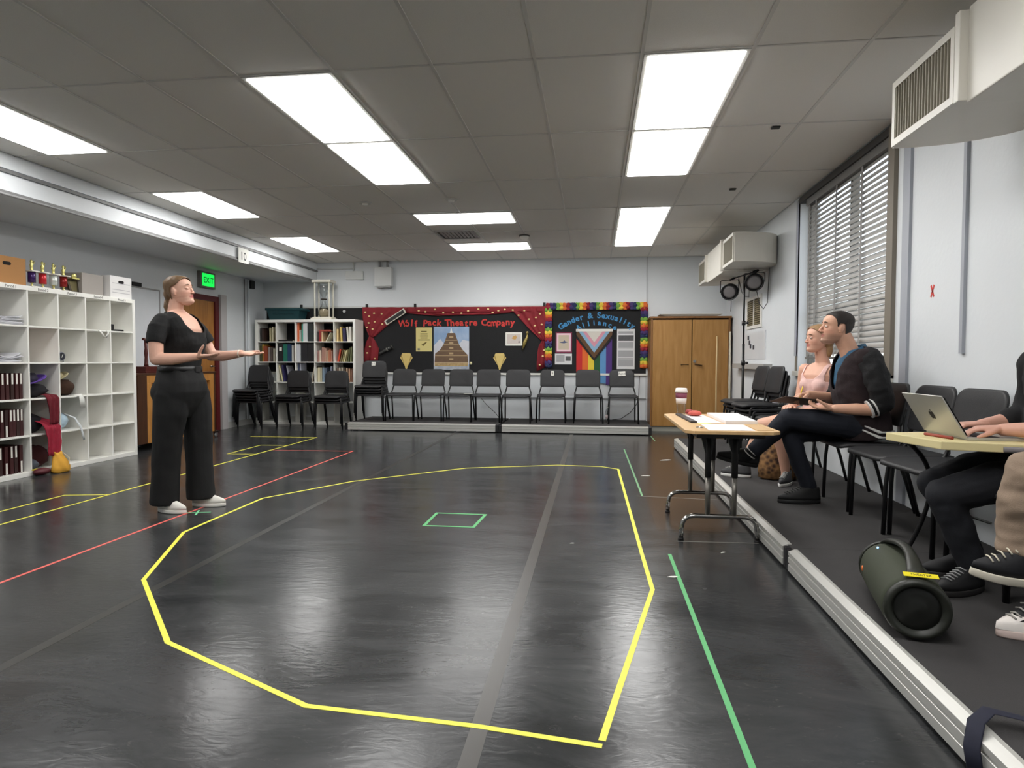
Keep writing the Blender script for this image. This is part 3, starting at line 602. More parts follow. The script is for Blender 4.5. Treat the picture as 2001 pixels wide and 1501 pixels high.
# loose papers in the top left cells
def sheets(Mx, x, y, z, wd, dp, n, lab, nm='paper_stack', curl=.02, rgb=(226,226,232)):
    mb = MB()
    t = thing(nm, lab, 'papers', Mx @ Vector((x, y, z)), Mx.to_euler().z)
    for k in range(n):
        a = rnd.uniform(-.12, .12); R = Mx @ Matrix.Translation((x+rnd.uniform(-.01,.01), y+rnd.uniform(0,.02), z+k*.006)) @ Matrix.Rotation(a, 4, 'Z')
        q = MB(); N = 8; top = []; 
        rings = []
        for i in range(N+1):
            u = i/N; zz = curl*((u-.5)*2)**2*(1 if k % 2 else .4)*(k/(n or 1))
            rings.append([(wd*(u-.5), 0, zz), (wd*(u-.5), dp, zz), (wd*(u-.5), dp, zz+.004), (wd*(u-.5), 0, zz+.004)])
        q.rings(rings, True, True, False).xf(R)
        obj('sheet_bundle', q, mat('paper_%d_%d' % (rgb[0], k % 2), tuple(min(255, c-(8 if k % 2 else 0)) for c in rgb), .7), t)
    return t
x0, x1, z0, z1 = lcell(0, 0); sheets(MLS, x0+.17, .03, z0+.001, .28, .24, 12, 'loose stack of white papers in the top left cube of the left shelf')
x0, x1, z0, z1 = lcell(0, 1); sheets(MLS, x0+.16, .03, z0+.001, .28, .24, 8, 'crumpled white papers in the second cube of the left column', curl=.05)
# cloth helper: lumpy closed bag from stacked rings, world coordinates
def lump(c, r, seed=0, amp=.18, nu=18, nv=12, M=None, freq=3.0):
    mb = MB().ball(c, r, nu, nv); cc = Vector(c)
    out = []
    for p in mb.v:
        d = Vector(p)-cc; q = Vector((d.x/r[0], d.y/r[1], d.z/r[2]))
        f = 1+amp*noise.noise(q*freq+Vector((seed*7.3, seed*3.1, 0)))+amp*.5*noise.noise(q*freq*2.3+Vector((seed, 5, 9)))
        out.append(tuple(cc+d*f))
    mb.v = out; mb.smooth = [True]*len(mb.f)
    return mb
def cell_w(i, j, x=.5, y=.5, z=0):   # world point inside a left shelf cell: x across, y depth fraction, z height above the cell floor
    x0, x1, z0, z1 = lcell(i, j); return MLS @ Vector((x0+(x1-x0)*x, .385*y, z0+z))
p = cell_w(1, 2, .5, .45, .07); single('folded_costume', lump(p, (.13,.14,.069), 1), mat('cloth_black', (26,24,30), .9, nscale=20, namt=.3), 'black folded costume under the purple hat in the left shelf', 'clothing')
t = thing('purple_hat', 'purple hat with upturned brim lying on dark clothes in the left shelf', 'hat', cell_w(1,2,.45,.3,.15))
q = cell_w(1, 2, .42, .35, .155); M = Matrix.Translation(q) @ Matrix.Rotation(.35, 4, 'X')
obj('brim', MB().lathe([(.05,.0),(.10,.004),(.135,.02),(.14,.026),(.13,.026),(.09,.012),(.05,.012)], (0,0,0), 24).xf(M), mat('felt_purple', (104,72,168), .85), t); obj('crown', MB().lathe([(.068,.005),(.066,.05),(.055,.075),(.03,.083)], (0,0,0), 20).xf(M), mat('felt_dark', (52,48,62), .85), t)
p = cell_w(1, 3, .42, .5, .10); single('dark_costume', lump(p, (.13,.13,.099), 2), mat('cloth_black', (26,24,30), .9, nscale=20, namt=.3), 'black costume bundle in the second column of the left shelf', 'clothing')
def drape(pts, wds, m, lab, nm, thick=.012, seed=0, cat='clothing'):
    # hanging cloth: folded sheet whose pleats run down the fall
    mb = MB(); R = []; n = 40
    for i, (p, wd) in enumerate(zip(pts, wds)):
        fr, bk = [], []
        for k in range(n+1):
            u = k/n*2-1; f = math.sin(u*9+seed+i*.25)*.5+math.sin(u*17+seed*2+i*.4)*.25+.5*noise.noise(Vector((u*2.5, i*.7, seed)))
            y = p[1]+u*wd+.005*math.sin(i*.6+u*3); zz = p[2]+.02*noise.noise(Vector((u*3, seed, 5)))*(i/len(pts)+.3)
            x = p[0]+f*thick; fr.append((x+.004, y, zz)); bk.append((x-.004, y, zz))
        R.append(fr+bk[::-1])
    mb.rings(R); return single(nm, mb, m, lab, cat)
def fall(a, b, n=10): return [tuple(Vector(a)*(1-t)+Vector(b)*t) for t in [i/n for i in range(n+1)]]
RED = mat('cloth_crimson', (156,30,54), .85, nscale=18, namt=.3)
y = cell_w(1,2,.72,.0,0).y; z = lcell(1,2)[2]
drape([(-5.50,y,z+.04),(-5.42,y,z+.03),(-5.355,y,z+.022)]+fall((-5.328,y,z-.01),(-5.31,y-.02,z-.26)), [.06,.06,.065]+[.07-.0015*k for k in range(11)], mat('cloth_dark_red', (104,14,30), .85, nscale=18, namt=.3), 'dark red cloth hanging over the shelf edge in the second column', 'red_cloth', .012, 1)
z = lcell(1,3)[2]
drape([(-5.50,y-.04,z+.14),(-5.42,y-.04,z+.12),(-5.345,y-.04,z+.10)]+fall((-5.30,y-.045,z+.06),(-5.29,y-.05,z-.22)), [.08,.085,.09]+[.10-.004*k for k in range(11)], RED, 'bright crimson ruffled cloth hanging below the dark red one', 'crimson_cloth', .015, 2)
p = cell_w(1,4,.62,.45,.11); single('dark_red_costume', lump(p, (.10,.12,.109), 12, .15), mat('cloth_maroon', (62,16,20), .9, nscale=20, namt=.3), 'dark maroon costume heap behind the crimson cloth in the bottom cube', 'clothing')
p = cell_w(1,4,.22,.3,.05); single('cap', lump((p.x,p.y,p.z), (.10,.07,.049), 4), mat('cap_grey', (84,88,98), .8, nscale=25, namt=.3), 'grey cap in the bottom cube of the second column', 'hat')
single('yellow_strip', MB().box(-5.355,-5.335,5.46,5.58,.052,.062), mat('strip_yellow', (216,196,40), .6), 'thin yellow strip below the grey cap in the left shelf', 'strip')
t = thing('yellow_cloth_bag', 'mustard yellow cloth bag slumped on the floor against the left shelf', 'bag', (-5.27,5.70,0))
MU = mat('cloth_mustard', (216,160,54), .8, nscale=18, namt=.15); R = []
for i, (h, wy_, wx_, ox) in enumerate(((.002,.085,.06,0),(.015,.105,.07,0),(.06,.095,.06,.005),(.11,.075,.05,-.005),(.15,.055,.04,-.02),(.18,.045,.032,-.03),(.20,.05,.03,-.035))):
    R.append([(-5.265+ox+wx_*math.cos(a)*(1+.14*math.sin(5*a+i)), 5.70+wy_*math.sin(a)*(1+.10*math.sin(4*a+i*.8)), h+.008*math.sin(3*a)*(i > 0)) for a in [2*PI*k/32 for k in range(32)]])
obj('body', MB().rings(R), MU, t); obj('drawstring', MB().tube([(-5.25,5.72,.19),(-5.20,5.74,.14),(-5.19,5.72,.07)], .004, 6), mat('string_cream', (222,210,180), .7), t)
p = cell_w(1,4,.3,.0,.0); single('maroon_shoe', lump((-5.31,5.53,.035), (.05,.09,.034), 5, .1), mat('shoe_maroon', (84,26,34), .6), 'maroon slipper at the foot of the left shelf', 'shoe')
single('red_folder', MB().box(*[0,.02,0,.2,0,.22]).xf(MLS @ Matrix.Translation((lcell(1,1)[0]+.008,.05,lcell(1,1)[2]+.0005))), mat('cover_red', (170,40,44), .6), 'red folder standing at the left of an empty cube in the second column', 'folder')
# fur hat, clock, cloths, phone in the third to fifth columns
p = cell_w(2,2,.5,.4,.085); single('brown_fur_hat', lump(p, (.12,.12,.084), 6, .12, freq=5), mat('fur_brown', (58,36,22), .95, nscale=60, namt=.4), 'brown fur hat in the third column of the left shelf', 'hat')
t = thing('tan_hat', 'tan straw hat with white trim leaning behind the brown fur hat', 'hat', cell_w(2,2,.3,.6,.17)); M = Matrix.Translation(cell_w(2,2,.30,.30,.19)) @ Matrix.Rotation(.5, 4, 'X')
obj('brim', MB().lathe([(.04,.0),(.075,.0),(.095,.015),(.093,.02),(.07,.008),(.04,.008)], (0,0,0), 20).xf(M), mat('straw', (186,176,140), .8), t); obj('crown', MB().lathe([(.05,.004),(.045,.035),(.025,.045)], (0,0,0), 18).xf(M), mat('straw', (186,176,140), .8), t)
t = thing('alarm_clock', 'small round dark alarm clock in the third column of the left shelf', 'clock', cell_w(2,1,.2,.2,0)); q = cell_w(2,1,.2,.15,.058)
obj('case', MB().lathe([(.02,-.02),(.046,-.018),(.048,.012),(.042,.016)], tuple(q), 24, 0), mat('clock_grey', (120,122,128), .35), t); obj('face', MB().lathe([(.038,.0165),(.036,.018)], tuple(q), 24, 0), mat('clock_face', (34,38,48), .4), t)
obj('hand', MB().tube([(q.x+.020,q.y-.006,q.z-.012),(q.x+.020,q.y+.01,q.z+.02)], .003, 6), WHITE, t)
for s in (-1,1): obj('foot', MB().tube([(q.x,q.y+s*.03,q.z-.036),(q.x,q.y+s*.036,q.z-.057)], .006, 6), mat('clock_grey', (120,122,128), .35), t)
def ribbon(pts, wd, m, nm, lab, cat, thick=.004, side=(0,1,0)): return single(nm, MB().tube(pts, [(wd, thick)]*len(pts), 10, side=side), m, lab, cat)
WC = mat('cloth_white', (232,232,226), .8)
e = -5.345
ribbon([(-5.45,6.33,1.43),(e+.004,6.33,1.436),(e+.012,6.355,1.41),(e+.012,6.385,1.37),(e+.012,6.42,1.37),(e+.012,6.45,1.41),(e+.004,6.45,1.436),(-5.45,6.46,1.43)], .012, WC, 'white_strap', 'white strap looped over a shelf edge in the fourth column', 'strap', .005)
x0,x1,z0,z1 = lcell(2,2); 
ribbon([(-5.42,5.985+x0+.20,z0+.006),(e+.004,5.985+x0+.235,z0+.005),(e+.008,5.985+x0+.25,z0-.04),(e+.008,5.985+x0+.26,z0-.13)], .035, WC, 'white_handkerchief', 'white cloth hanging over the shelf edge below the fur hat', 'cloth')
p = cell_w(2,3,.32,.45,.09); single('pale_blue_cloth', lump(p, (.12,.10,.089), 8, .12), mat('cloth_pale_blue', (176,198,212), .85, nscale=16, namt=.12), 'bundled pale blue cloth in the third column of the left shelf', 'cloth')
y = 5.985+lcell(2,3)[0]; z = lcell(2,3)[2]
ribbon([(p.x+.05,y+.15,z+.17),(e-.03,y+.19,z+.12),(e+.006,y+.23,z+.02),(e+.01,y+.25,z-.06),(e+.01,y+.265,z-.12)], .014, mat('ribbon_white', (206,212,214), .7), 'white_ribbon', 'white ribbon trailing from the pale blue cloth', 'ribbon')
t = thing('desk_phone', 'small black phone lying in the top right cube of the left shelf', 'phone', cell_w(4,0,.2,.2,0)); q = cell_w(4,0,.05,.15,.0)
obj('body', MB().box(q.x-.06,q.x+.06,q.y+.0,q.y+.17,q.z+.0005,q.z+.018), BLACKM, t, bevel=.004); obj('cradle', MB().box(q.x-.04,q.x+.04,q.y+.005,q.y+.045,q.z+.018,q.z+.075), BLACKM, t, bevel=.006)
# ---- things on top of the left shelf
TOP = 1.8205
def filebox(nm, lab, y0, y1, x0, x1, h, rgb, hole=(20,16,14)):
    m = mat(nm+'_m', rgb, .8, nscale=9, namt=.05); t = thing(nm, lab, 'box', ((x0+x1)/2,(y0+y1)/2,TOP))
    obj('carton', MB().box(x0,x1,y0,y1,TOP,TOP+h), m, t, bevel=.003)
    yc = (y0+y1)/2; P = [(yc+a, TOP+h*.74+b) for a, b in rrect(.085,.032,.0159)]
    obj('hand_hole', MB().prism(P, 0, x1+.0002, x1+.0022), mat('hole_dark', hole, .9), t)
    return t
filebox('cardboard_box', 'brown cardboard file box on top of the left shelf', 5.10, 5.50, -5.72, -5.40, .255, (172,124,74))
t = filebox('white_file_box', 'white file storage box on the right end of the left shelf top', 6.55, 6.88, -5.71, -5.38, .245, (226,224,222))
for k, zz in enumerate((.055,.09,.16)): obj('printed_line', MB().box(-5.3798,-5.379,6.58,6.85,TOP+zz,TOP+zz+.006), mat('print_grey', (170,168,172), .7), t)
single('grey_storage_bin', MB().box(-5.70,-5.44,6.22,6.52,TOP,TOP+.23), mat('bin_grey', (156,150,144), .7), 'plain grey box on the left shelf between the plaque and the white box', 'box', bevel=.004)
GOLD = mat('trophy_gold', (214,206,130), .25, metal=.6); TRW = mat('trophy_marble', (218,214,206), .3)
def trophy(y, rgb, lab, h=1.0, x=-5.5):
    t = thing('trophy', lab, 'trophy', (x,y,TOP), 0, 'trophies on the left shelf')
    cm = mat('trophy_col_%d' % rgb[0], rgb, .25, metal=.3)
    obj('base', MB().box(x-.05,x+.05,y-.045,y+.045,TOP,TOP+.02), TRW, t, bevel=.003)
    obj('stem', MB().lathe([(.022,TOP+.02),(.008,TOP+.03),(.008,TOP+.045),(.02,TOP+.055)], (x,y,0), 12), GOLD, t)
    obj('column', MB().lathe([(.034,TOP+.055),(.034,TOP+.16*h)], (x,y,0), 16), cm, t)
    obj('cap', MB().box(x-.05,x+.05,y-.045,y+.045,TOP+.16*h,TOP+.172*h), TRW, t, bevel=.003)
    z = TOP+.172*h
    obj('figure', MB().lathe([(.02,z),(.012,z+.012),(.014,z+.035),(.017,z+.06),(.008,z+.072),(.013,z+.085),(.011,z+.10),(.004,z+.108)], (x,y,0), 12).tube([(x,y,z+.055),(x,y+.025,z+.07),(x,y+.03,z+.095)], .005, 6), GOLD, t)
for y, c, n in ((5.665,(58,30,92),'purple'),(5.79,(196,40,48),'bright red'),(5.92,(206,212,206),'silver white'),(6.045,(138,24,22),'dark red')): trophy(y, c, 'trophy with a %s column and gold figure on the left shelf' % n)
trophy(5.56, (70,62,90), 'trophy half hidden behind the cardboard box with only its gold figure clear', 1.05, -5.6)
t = thing('plaque', 'dark wood award plaque leaning on the left shelf', 'plaque', (-5.52,6.15,TOP))
M = Matrix.Translation((-5.47,6.155,TOP+.0015)) @ Matrix.Rotation(-.18, 4, 'Y')
obj('board', MB().prism([(-.055,0),(.055,0),(.075,.15),(-.075,.15)], 0, -.018, 0).xf(M), wood('plaque_wood', (44,36,24), (66,54,34), .35), t); obj('face_plate', MB().prism([(-.035,.02),(.035,.02),(.05,.13),(-.05,.13)], 0, 0, .002).xf(M), mat('plaque_brass', (110,102,70), .3, metal=.6), t)
obj('crest', MB().ball((-5.475,6.155,TOP+.18), (.02,.03,.03), 12, 8).box(-5.50,-5.45,6.11,6.20,TOP+.149,TOP+.162), GOLD, t)
# ---- things on and around the back shelf
TB = 1.8205
t = thing('storage_tote', 'dark teal plastic storage tote on top of the back shelf', 'storage bin', (-5.35,10.66,TB)); TE = mat('tote_teal', (20,62,68), .45)
obj('tub', MB().rings([[(-5.62,10.54,TB),(-5.10,10.54,TB),(-5.10,10.80,TB),(-5.62,10.80,TB)],[(-5.66,10.51,TB+.16),(-5.06,10.51,TB+.16),(-5.06,10.83,TB+.16),(-5.66,10.83,TB+.16)]], smooth=False), TE, t); obj('lid', MB().box(-5.69,-5.03,10.50,10.85,TB+.16,TB+.20), TE, t, bevel=.008)
for x in (-5.36,): obj('front_rib', MB().box(-5.56,-5.16,10.512,10.53,TB+.10,TB+.12), TE, t)
t = thing('hourglass', 'tall white framed hourglass with sand on top of the back shelf', 'hourglass', (-4.69,10.68,TB)); HW = mat('hourglass_white', (232,228,214), .4)
HX, HY = -4.69, 10.68
obj('base_plate', MB().box(HX-.19,HX+.19,HY-.13,HY+.13,TB,TB+.03).box(HX-.165,HX+.165,HY-.11,HY+.11,TB+.03,TB+.05), HW, t, bevel=.004); obj('top_plate', MB().box(HX-.17,HX+.17,HY-.12,HY+.12,TB+.645,TB+.69), HW, t, bevel=.004)
for sx in (-1,1):
    for sy in (-1,1): obj('post', MB().tube([(HX+sx*.13,HY+sy*.085,TB+.05),(HX+sx*.13,HY+sy*.085,TB+.645)], .014, 10), HW, t)
gl = thin_glass('clear_glass')
obj('upper_bulb', MB().lathe([(.022,TB+.36),(.03,TB+.40),(.075,TB+.47),(.095,TB+.54),(.09,TB+.61),(.06,TB+.644)], (HX,HY,0), 20), gl, t); obj('lower_bulb', MB().lathe([(.05,TB+.051),(.088,TB+.08),(.098,TB+.14),(.08,TB+.20),(.045,TB+.25),(.025,TB+.33),(.022,TB+.355)], (HX,HY,0), 20), gl, t)
obj('sand', MB().lathe([(.045,TB+.055),(.082,TB+.085),(.09,TB+.135),(.078,TB+.175),(.03,TB+.195)], (HX,HY,0), 20), mat('sand', (176,160,130), .9, nscale=80, namt=.2), t); obj('neck_collar', MB().lathe([(.05,TB+.352),(.055,TB+.36),(.05,TB+.37)], (HX,HY,0), 16), mat('collar_brown', (60,52,46), .5), t)
# ---- upright piano seen from behind, and the wooden stand on it
PW = wood('piano_brown', (58,34,20), (82,50,30), .35); PH = wood('piano_honey', (168,112,50), (196,140,74), .4)
t = thing('upright_piano', 'upright piano on casters with its honey coloured wooden back turned to the room', 'piano', (-5.62,7.8,0))
px0, px1, py0, py1 = -5.92, -5.44, 6.98, 8.62
obj('end_panel', MB().box(px0,px1,py0,py0+.04,.09,.93), PW, t, bevel=.004); obj('end_panel', MB().box(px0,px1,py1-.04,py1,.09,.93), PW, t, bevel=.004)
obj('lid', MB().box(px0-.01,px1+.008,py0-.008,py1+.008,.93,.955), PW, t, bevel=.004); obj('soundboard', MB().box(px1-.12,px1-.10,py0+.04,py1-.04,.12,.92), wood('piano_pale', (190,140,84), (206,160,104), .5), t)
obj('bottom_rail', MB().box(px1-.10,px1,py0+.206,py1-.04,.09,.20), PH, t, bevel=.003); obj('top_rail', MB().box(px1-.10,px1,py0+.206,py1-.04,.83,.929), PH, t, bevel=.003)
for k in range(5):
    y = py0+.21+(py1-py0-.25-.09)*k/4; obj('back_post', MB().box(px1-.10,px1,y,y+.09,.20,.83), PH, t, bevel=.003)
obj('case_stile', MB().box(px1-.10,px1+.006,py0+.0405,py0+.205,.09,.929), PW, t, bevel=.003)
obj('dolly', MB().box(px0+.05,px1+.02,py0-.03,py0+.06,.075,.09).box(px0+.05,px1+.02,py1-.06,py1+.05,.075,.09), BLACKM, t)
for (x, y) in ((px1-.02,py0),(px1-.02,py1+.02),(px0+.1,py0),(px0+.1,py1)):
    c = obj('caster', MB().lathe([(.01,-.016),(.036,-.014),(.037,.014),(.01,.016)], (x,y,.037), 16, 0), mat('caster_grey', (150,150,150), .3, metal=.5), t); obj('fork', MB().box(x-.02,x+.02,y-.02,y+.02,.0745,.078).tube([(x+.019,y,.037),(x+.019,y,.075)], .006, 6), CHROME, c)
t = thing('wooden_stand', 'dark reddish wooden stand with one turned post on the piano', 'wooden stand', (-5.55,7.40,.955)); MH = mat('mahogany', (78,28,22), .35, nscale=10, namt=.2)
obj('base', MB().box(-5.68,-5.46,7.20,7.62,.9555,1.035), MH, t, bevel=.006); obj('base_moulding', MB().box(-5.70,-5.44,7.18,7.64,.955,.972), MH, t, bevel=.004)
obj('post', MB().lathe([(.03,1.035),(.022,1.07),(.018,1.15),(.024,1.2),(.016,1.26),(.02,1.33)], (-5.52,7.29,0), 14).tube([(-5.52,7.29,1.32),(-5.52,7.285,1.365),(-5.52,7.24,1.375)], .017, 10), MH, t)
# ================================================================== BULLETIN BOARDS ON THE BACK WALL
YW = YB-.001
BB = mat('board_paper_black', (27,27,29), .85, nscale=10, namt=.15, bump=.2, bscale=60)
def layer(pts, y, th=.003): return MB().prism(pts, 1, y-th, y)     # flat sheet in the wall plane, front at y-th
def sheet(x0, x1, z0, z1, y, th=.003): return MB().box(x0, x1, y-th, y, z0, z1)
struct('trim_9', MB().box(-5.93, .87, YW-.035, YW, .875, .91), mat('sill_bright', (226,226,220), .4), label='white chalk ledge under the bulletin boards')
t = thing('bulletin_board', 'long black bulletin board with red paper title lettering', 'bulletin board', (-3.3, YW, .91))
obj('backing', MB().box(-5.90, -.80, YW-.012, YW, .91, 2.05), BB, t); obj('hanging_rail', MB().box(-5.93, .87, YW-.018, YW, 2.052, 2.078), mat('rail_white', (206,208,206), .4), t)
LR = mat('letter_red', (206,58,52), .65, nscale=30, namt=.2); LB = mat('letter_blue', (66,142,196), .65, nscale=30, namt=.2)
title = 'Wolf Pack Theatre Company'; n = len(title); r2 = random.Random(3)
for k, ch in enumerate(title):
    if ch == ' ': continue
    x = -3.36+1.95*k/(n-1); z = 1.725+r2.uniform(-.012,.012)
    put_text('letter', ch, .155, frame((x, YW-.0135, z), (1,0,0), (0,0,1), r2.uniform(-.12,.12)), LR, t, depth=.0012, bold=.0055)
for i, x in enumerate((-5.23, -4.01, -3.13, -.86)):
    t2 = single('board_clip', MB().box(x-.022, x+.022, YW-.032, YW-.019, 2.03, 2.115), mat('dark_clip', (28,28,28), .6), 'small black clip on the hanging rail, %s from the left' % ORD[i], 'clip', 'clips on the hanging rail', bevel=.004)
single('round_pin', MB().lathe([(.03,YW-.02),(.026,YW-.028)], (-4.43,0,1.99), 16, 1), mat('pin_silver', (200,200,200), .3, metal=.4), 'small round silver pin on the black board above the back shelf', 'pin')
# red theatre curtain swag with gold spots
CUR = mat('curtain_red', (136,30,40), .75, nscale=16, namt=.2); DOT = mat('gold_spot', (240,214,150), .5)
def curtain(rows, nm, m, par, ny=0.0, folds=7, amp=.012, y=YW-.03):
    # rows: list of (z or path) -> each row is (xa, za, xb, zb); surface spanned between row end points, wavy in depth
    R = []; N = 28
    for i, (xa, za, xb, zb) in enumerate(rows):
        fr = []; bk = []
        for k in range(N+1):
            u = k/N; yy = y-amp*math.sin(u*folds*PI+i*.35)-.004*math.sin(u*23+i)
            fr.append((xa+(xb-xa)*u, yy-.004, za+(zb-za)*u)); bk.append((xa+(xb-xa)*u, yy+.002, za+(zb-za)*u))
        R.append(fr+bk[::-1])
    return obj(nm, MB().rings(R), m, par)
t = thing('red_curtain_swag', 'crumpled red curtain with gold spots draped around the title board', 'curtain', (-2.4, YW, 1.1))
curtain([(-4.09,2.06,-3.25,2.055),(-4.09,1.98,-3.35,1.93),(-4.08,1.85,-3.55,1.80),(-4.04,1.72,-3.72,1.66),(-3.99,1.60,-3.85,1.55),(-3.965,1.55,-3.90,1.52)], 'side_drape', CUR, t)
curtain([(-3.965,1.55,-3.90,1.52),(-4.02,1.45,-3.84,1.44),(-4.05,1.33,-3.79,1.33),(-4.06,1.20,-3.80,1.2),(-4.06,1.02,-3.81,1.02)], 'side_tail', CUR, t, folds=4)
curtain([(-3.30,2.055,-.80,2.05),(-3.30,2.02,-.80,2.02),(-3.30,1.985,-.80,1.985),(-3.30,1.955,-.80,1.955)], 'valance', CUR, t, folds=17, amp=.008)
curtain([(-3.30,1.955,-1.42,1.95),(-3.1,1.93,-1.55,1.935),(-2.75,1.90,-1.8,1.92)], 'valance_droop', CUR, t, folds=9, amp=.008)
curtain([(-1.52,2.05,-.80,2.05),(-1.38,1.95,-.80,1.95),(-1.24,1.80,-.80,1.80),(-1.10,1.65,-.81,1.65),(-.96,1.52,-.83,1.52),(-.90,1.46,-.84,1.46)], 'side_drape', CUR, t)
curtain([(-.90,1.46,-.84,1.46),(-.95,1.38,-.82,1.38),(-.97,1.28,-.82,1.28),(-.985,1.1,-.815,1.12),(-.985,.94,-.82,1.02)], 'side_tail', CUR, t, folds=4)
sp = [(-4.03,1.97),(-3.96,1.90),(-3.87,1.95),(-3.97,1.78),(-3.86,1.80),(-4.0,1.70),(-3.9,1.67),(-3.95,1.36),(-4.0,1.25),(-3.86,1.15),(-3.06,1.99),(-2.94,1.97),(-2.77,2.01),(-2.62,1.95),(-2.45,1.96),(-2.3,1.94),(-2.0,2.01),(-1.83,2.01),(-1.65,1.98),(-1.54,2.0),(-1.4,1.99),(-1.30,1.90),(-1.2,1.98),(-1.12,1.83),(-1.0,1.86),(-.93,1.92),(-1.02,1.72),(-.9,1.74),(-.94,1.60),(-.88,1.2),(-.93,1.05),(-3.73,1.94),(-3.72,1.76),(-2.18,1.98),(-1.75,1.95),(-.86,1.3)]
for (x, z) in sp: obj('gold_spot', MB().ball((x, YW-.05, z), (.02,.005,.014), 10, 6), DOT, t)
# posters and cut-outs
t = thing('yellow_poster', 'pale yellow poster with dark script left of the tower picture', 'poster', (-2.975, YW, 1.28)); YP = mat('poster_yellow', (222,208,138), .7, nscale=6, namt=.06); INK = mat('poster_ink', (112,98,52), .8)
obj('paper', sheet(-3.12,-2.83,1.28,1.70,YW-.0125), YP, t)
for k, (wd, z) in enumerate(((.10,1.63),(.13,1.585),(.14,1.55),(.13,1.515),(.21,1.48))): obj('script_line', sheet(-2.975-wd/2,-2.975+wd/2,z-.008,z+.008,YW-.0156,.0006), INK, t)
obj('drawing', layer([(-3.02,1.40),(-2.99,1.37),(-2.92,1.44),(-2.95,1.44)], YW-.0156, .0006), INK, t); obj('corner_seal', layer([(-3.09,1.30),(-3.05,1.30),(-3.05,1.335),(-3.09,1.335)], YW-.0156, .0006), mat('seal_grey', (120,116,100), .8), t)
t = thing('tower_poster', 'tall poster of a stepped brown tower under a blue cloudy sky', 'poster', (-2.485, YW, .96))
px, pz0, pz1, ph = -2.485, .96, 1.71, .315; y1 = YW-.0125
obj('sky_print', sheet(px-ph, px+ph, pz0, pz1, y1), mat('print_sky', (70,130,190), .6, nscale=4.5, rgb2=(196,210,226)), t)
obj('cloud_print', layer([(px-ph,1.38),(px-.2,1.50),(px-.12,1.40),(px-.05,1.30),(px-.1,1.1),(px-ph,1.0)], y1-.003, .0005), mat('print_cloud', (212,214,222), .6, nscale=9, namt=.12), t); obj('cloud_print', layer([(px+.1,1.35),(px+.2,1.48),(px+ph,1.46),(px+ph,1.05),(px+.15,1.05)], y1-.003, .0005), mat('print_cloud', (212,214,222), .6, nscale=9, namt=.12), t)
tiers = [(.075,.10,1.52,1.60),(.115,.085,1.44,1.52)]
TB1 = mat('print_brown', (112,88,66), .6, nscale=25, namt=.15); TB2 = mat('print_tan', (186,160,122), .6)
prof = [(-.065,1.60),(-.10,1.50),(-.14,1.40),(-.20,1.31),(-.29,1.24),(-.30,1.08),(.30,1.08),(.29,1.22),(.20,1.31),(.14,1.40),(.10,1.50),(.065,1.60)]
obj('tower_print', layer([(px+a, b) for a, b in prof], y1-.0035, .0006), TB1, t)
for (a, b) in ((.108,1.475),(.135,1.395),(.215,1.29),(.295,1.205),(.30,1.085)): obj('tower_band', sheet(px-a, px+a, b-.006, b+.006, y1-.0041, .0005), TB2, t)
for z in (1.53,1.43,1.34,1.245,1.145): obj('tower_panel', sheet(px-.035, px+.035, z-.016, z+.016, y1-.0041, .0005), TB2, t)
obj('summit_figure', layer([(px-.03,1.60),(px+.03,1.60),(px+.012,1.64),(px+.006,1.68),(px-.006,1.68),(px-.014,1.64)], y1-.0041, .0005), mat('print_white', (232,234,232), .6), t)
obj('arcade_print', sheet(px-.30, px+.30, 1.02, 1.078, y1-.0041, .0005), mat('print_arcade', (222,196,140), .6, nscale=22, rgb2=(128,98,66)), t)
obj('ground_print', sheet(px-ph, px+ph, .96, 1.02, y1-.0041, .0005), mat('print_ground', (128,142,168), .6, nscale=20, rgb2=(206,208,210)), t)
for i, xx in enumerate((-3.295, -1.63)):
    t = thing('paper_sconce', 'gold fan shaped paper sconce on the board, %s of the tower poster' % ('left','right')[i], 'decoration', (xx, YW, .96), 0, 'gold paper sconces')
    G1 = mat('foil_gold', (226,200,124), .45, nscale=18, namt=.12); G2 = mat('foil_gold_dark', (176,146,78), .45)
    for (d, m_, y, a, zt, zb) in ((.115,G1,YW-.0125,.10,1.19,1.0),(.10,G2,YW-.0155,.085,1.22,.985),(.085,G1,YW-.0185,.075,1.25,.965)):
        obj('foil_layer', layer([(xx-.012,zb),(xx+.012,zb),(xx+d,zt-.02),(xx+d-.018,zt),(xx-d+.018,zt),(xx-d,zt-.02)], y), m_, t)
    obj('centre_flute', layer([(xx-.006,.962),(xx+.006,.962),(xx+.028,1.25),(xx-.028,1.25)], YW-.0216, .004), G1, t)
t = thing('framed_print', 'small white bordered picture with orange blot right of the title board centre', 'picture', (-1.385, YW, 1.38))
obj('mount', MB().prism(rrect(.29,.23,.012,4,-1.385,1.495), 1, YW-.0155, YW-.0125), mat('paper', (236,234,226), .7), t); obj('print', sheet(-1.505,-1.265,1.41,1.58,YW-.0156,.0006), mat('print_beige', (196,190,186), .7, nscale=14, rgb2=(222,206,196)), t)
obj('orange_shape', layer([(-1.42,1.50),(-1.36,1.48),(-1.33,1.52),(-1.35,1.56),(-1.40,1.54)], YW-.0163, .0005), mat('print_orange', (206,160,96), .7), t); obj('dark_mark', layer([(-1.305,1.43),(-1.285,1.43),(-1.29,1.46),(-1.30,1.46)], YW-.0163, .0005), mat('print_dark', (50,48,60), .7), t)
t = thing('gold_statuette_cutout', 'gold figurine ornament fixed beside the small picture', 'ornament', (-1.18, YW, 1.34))
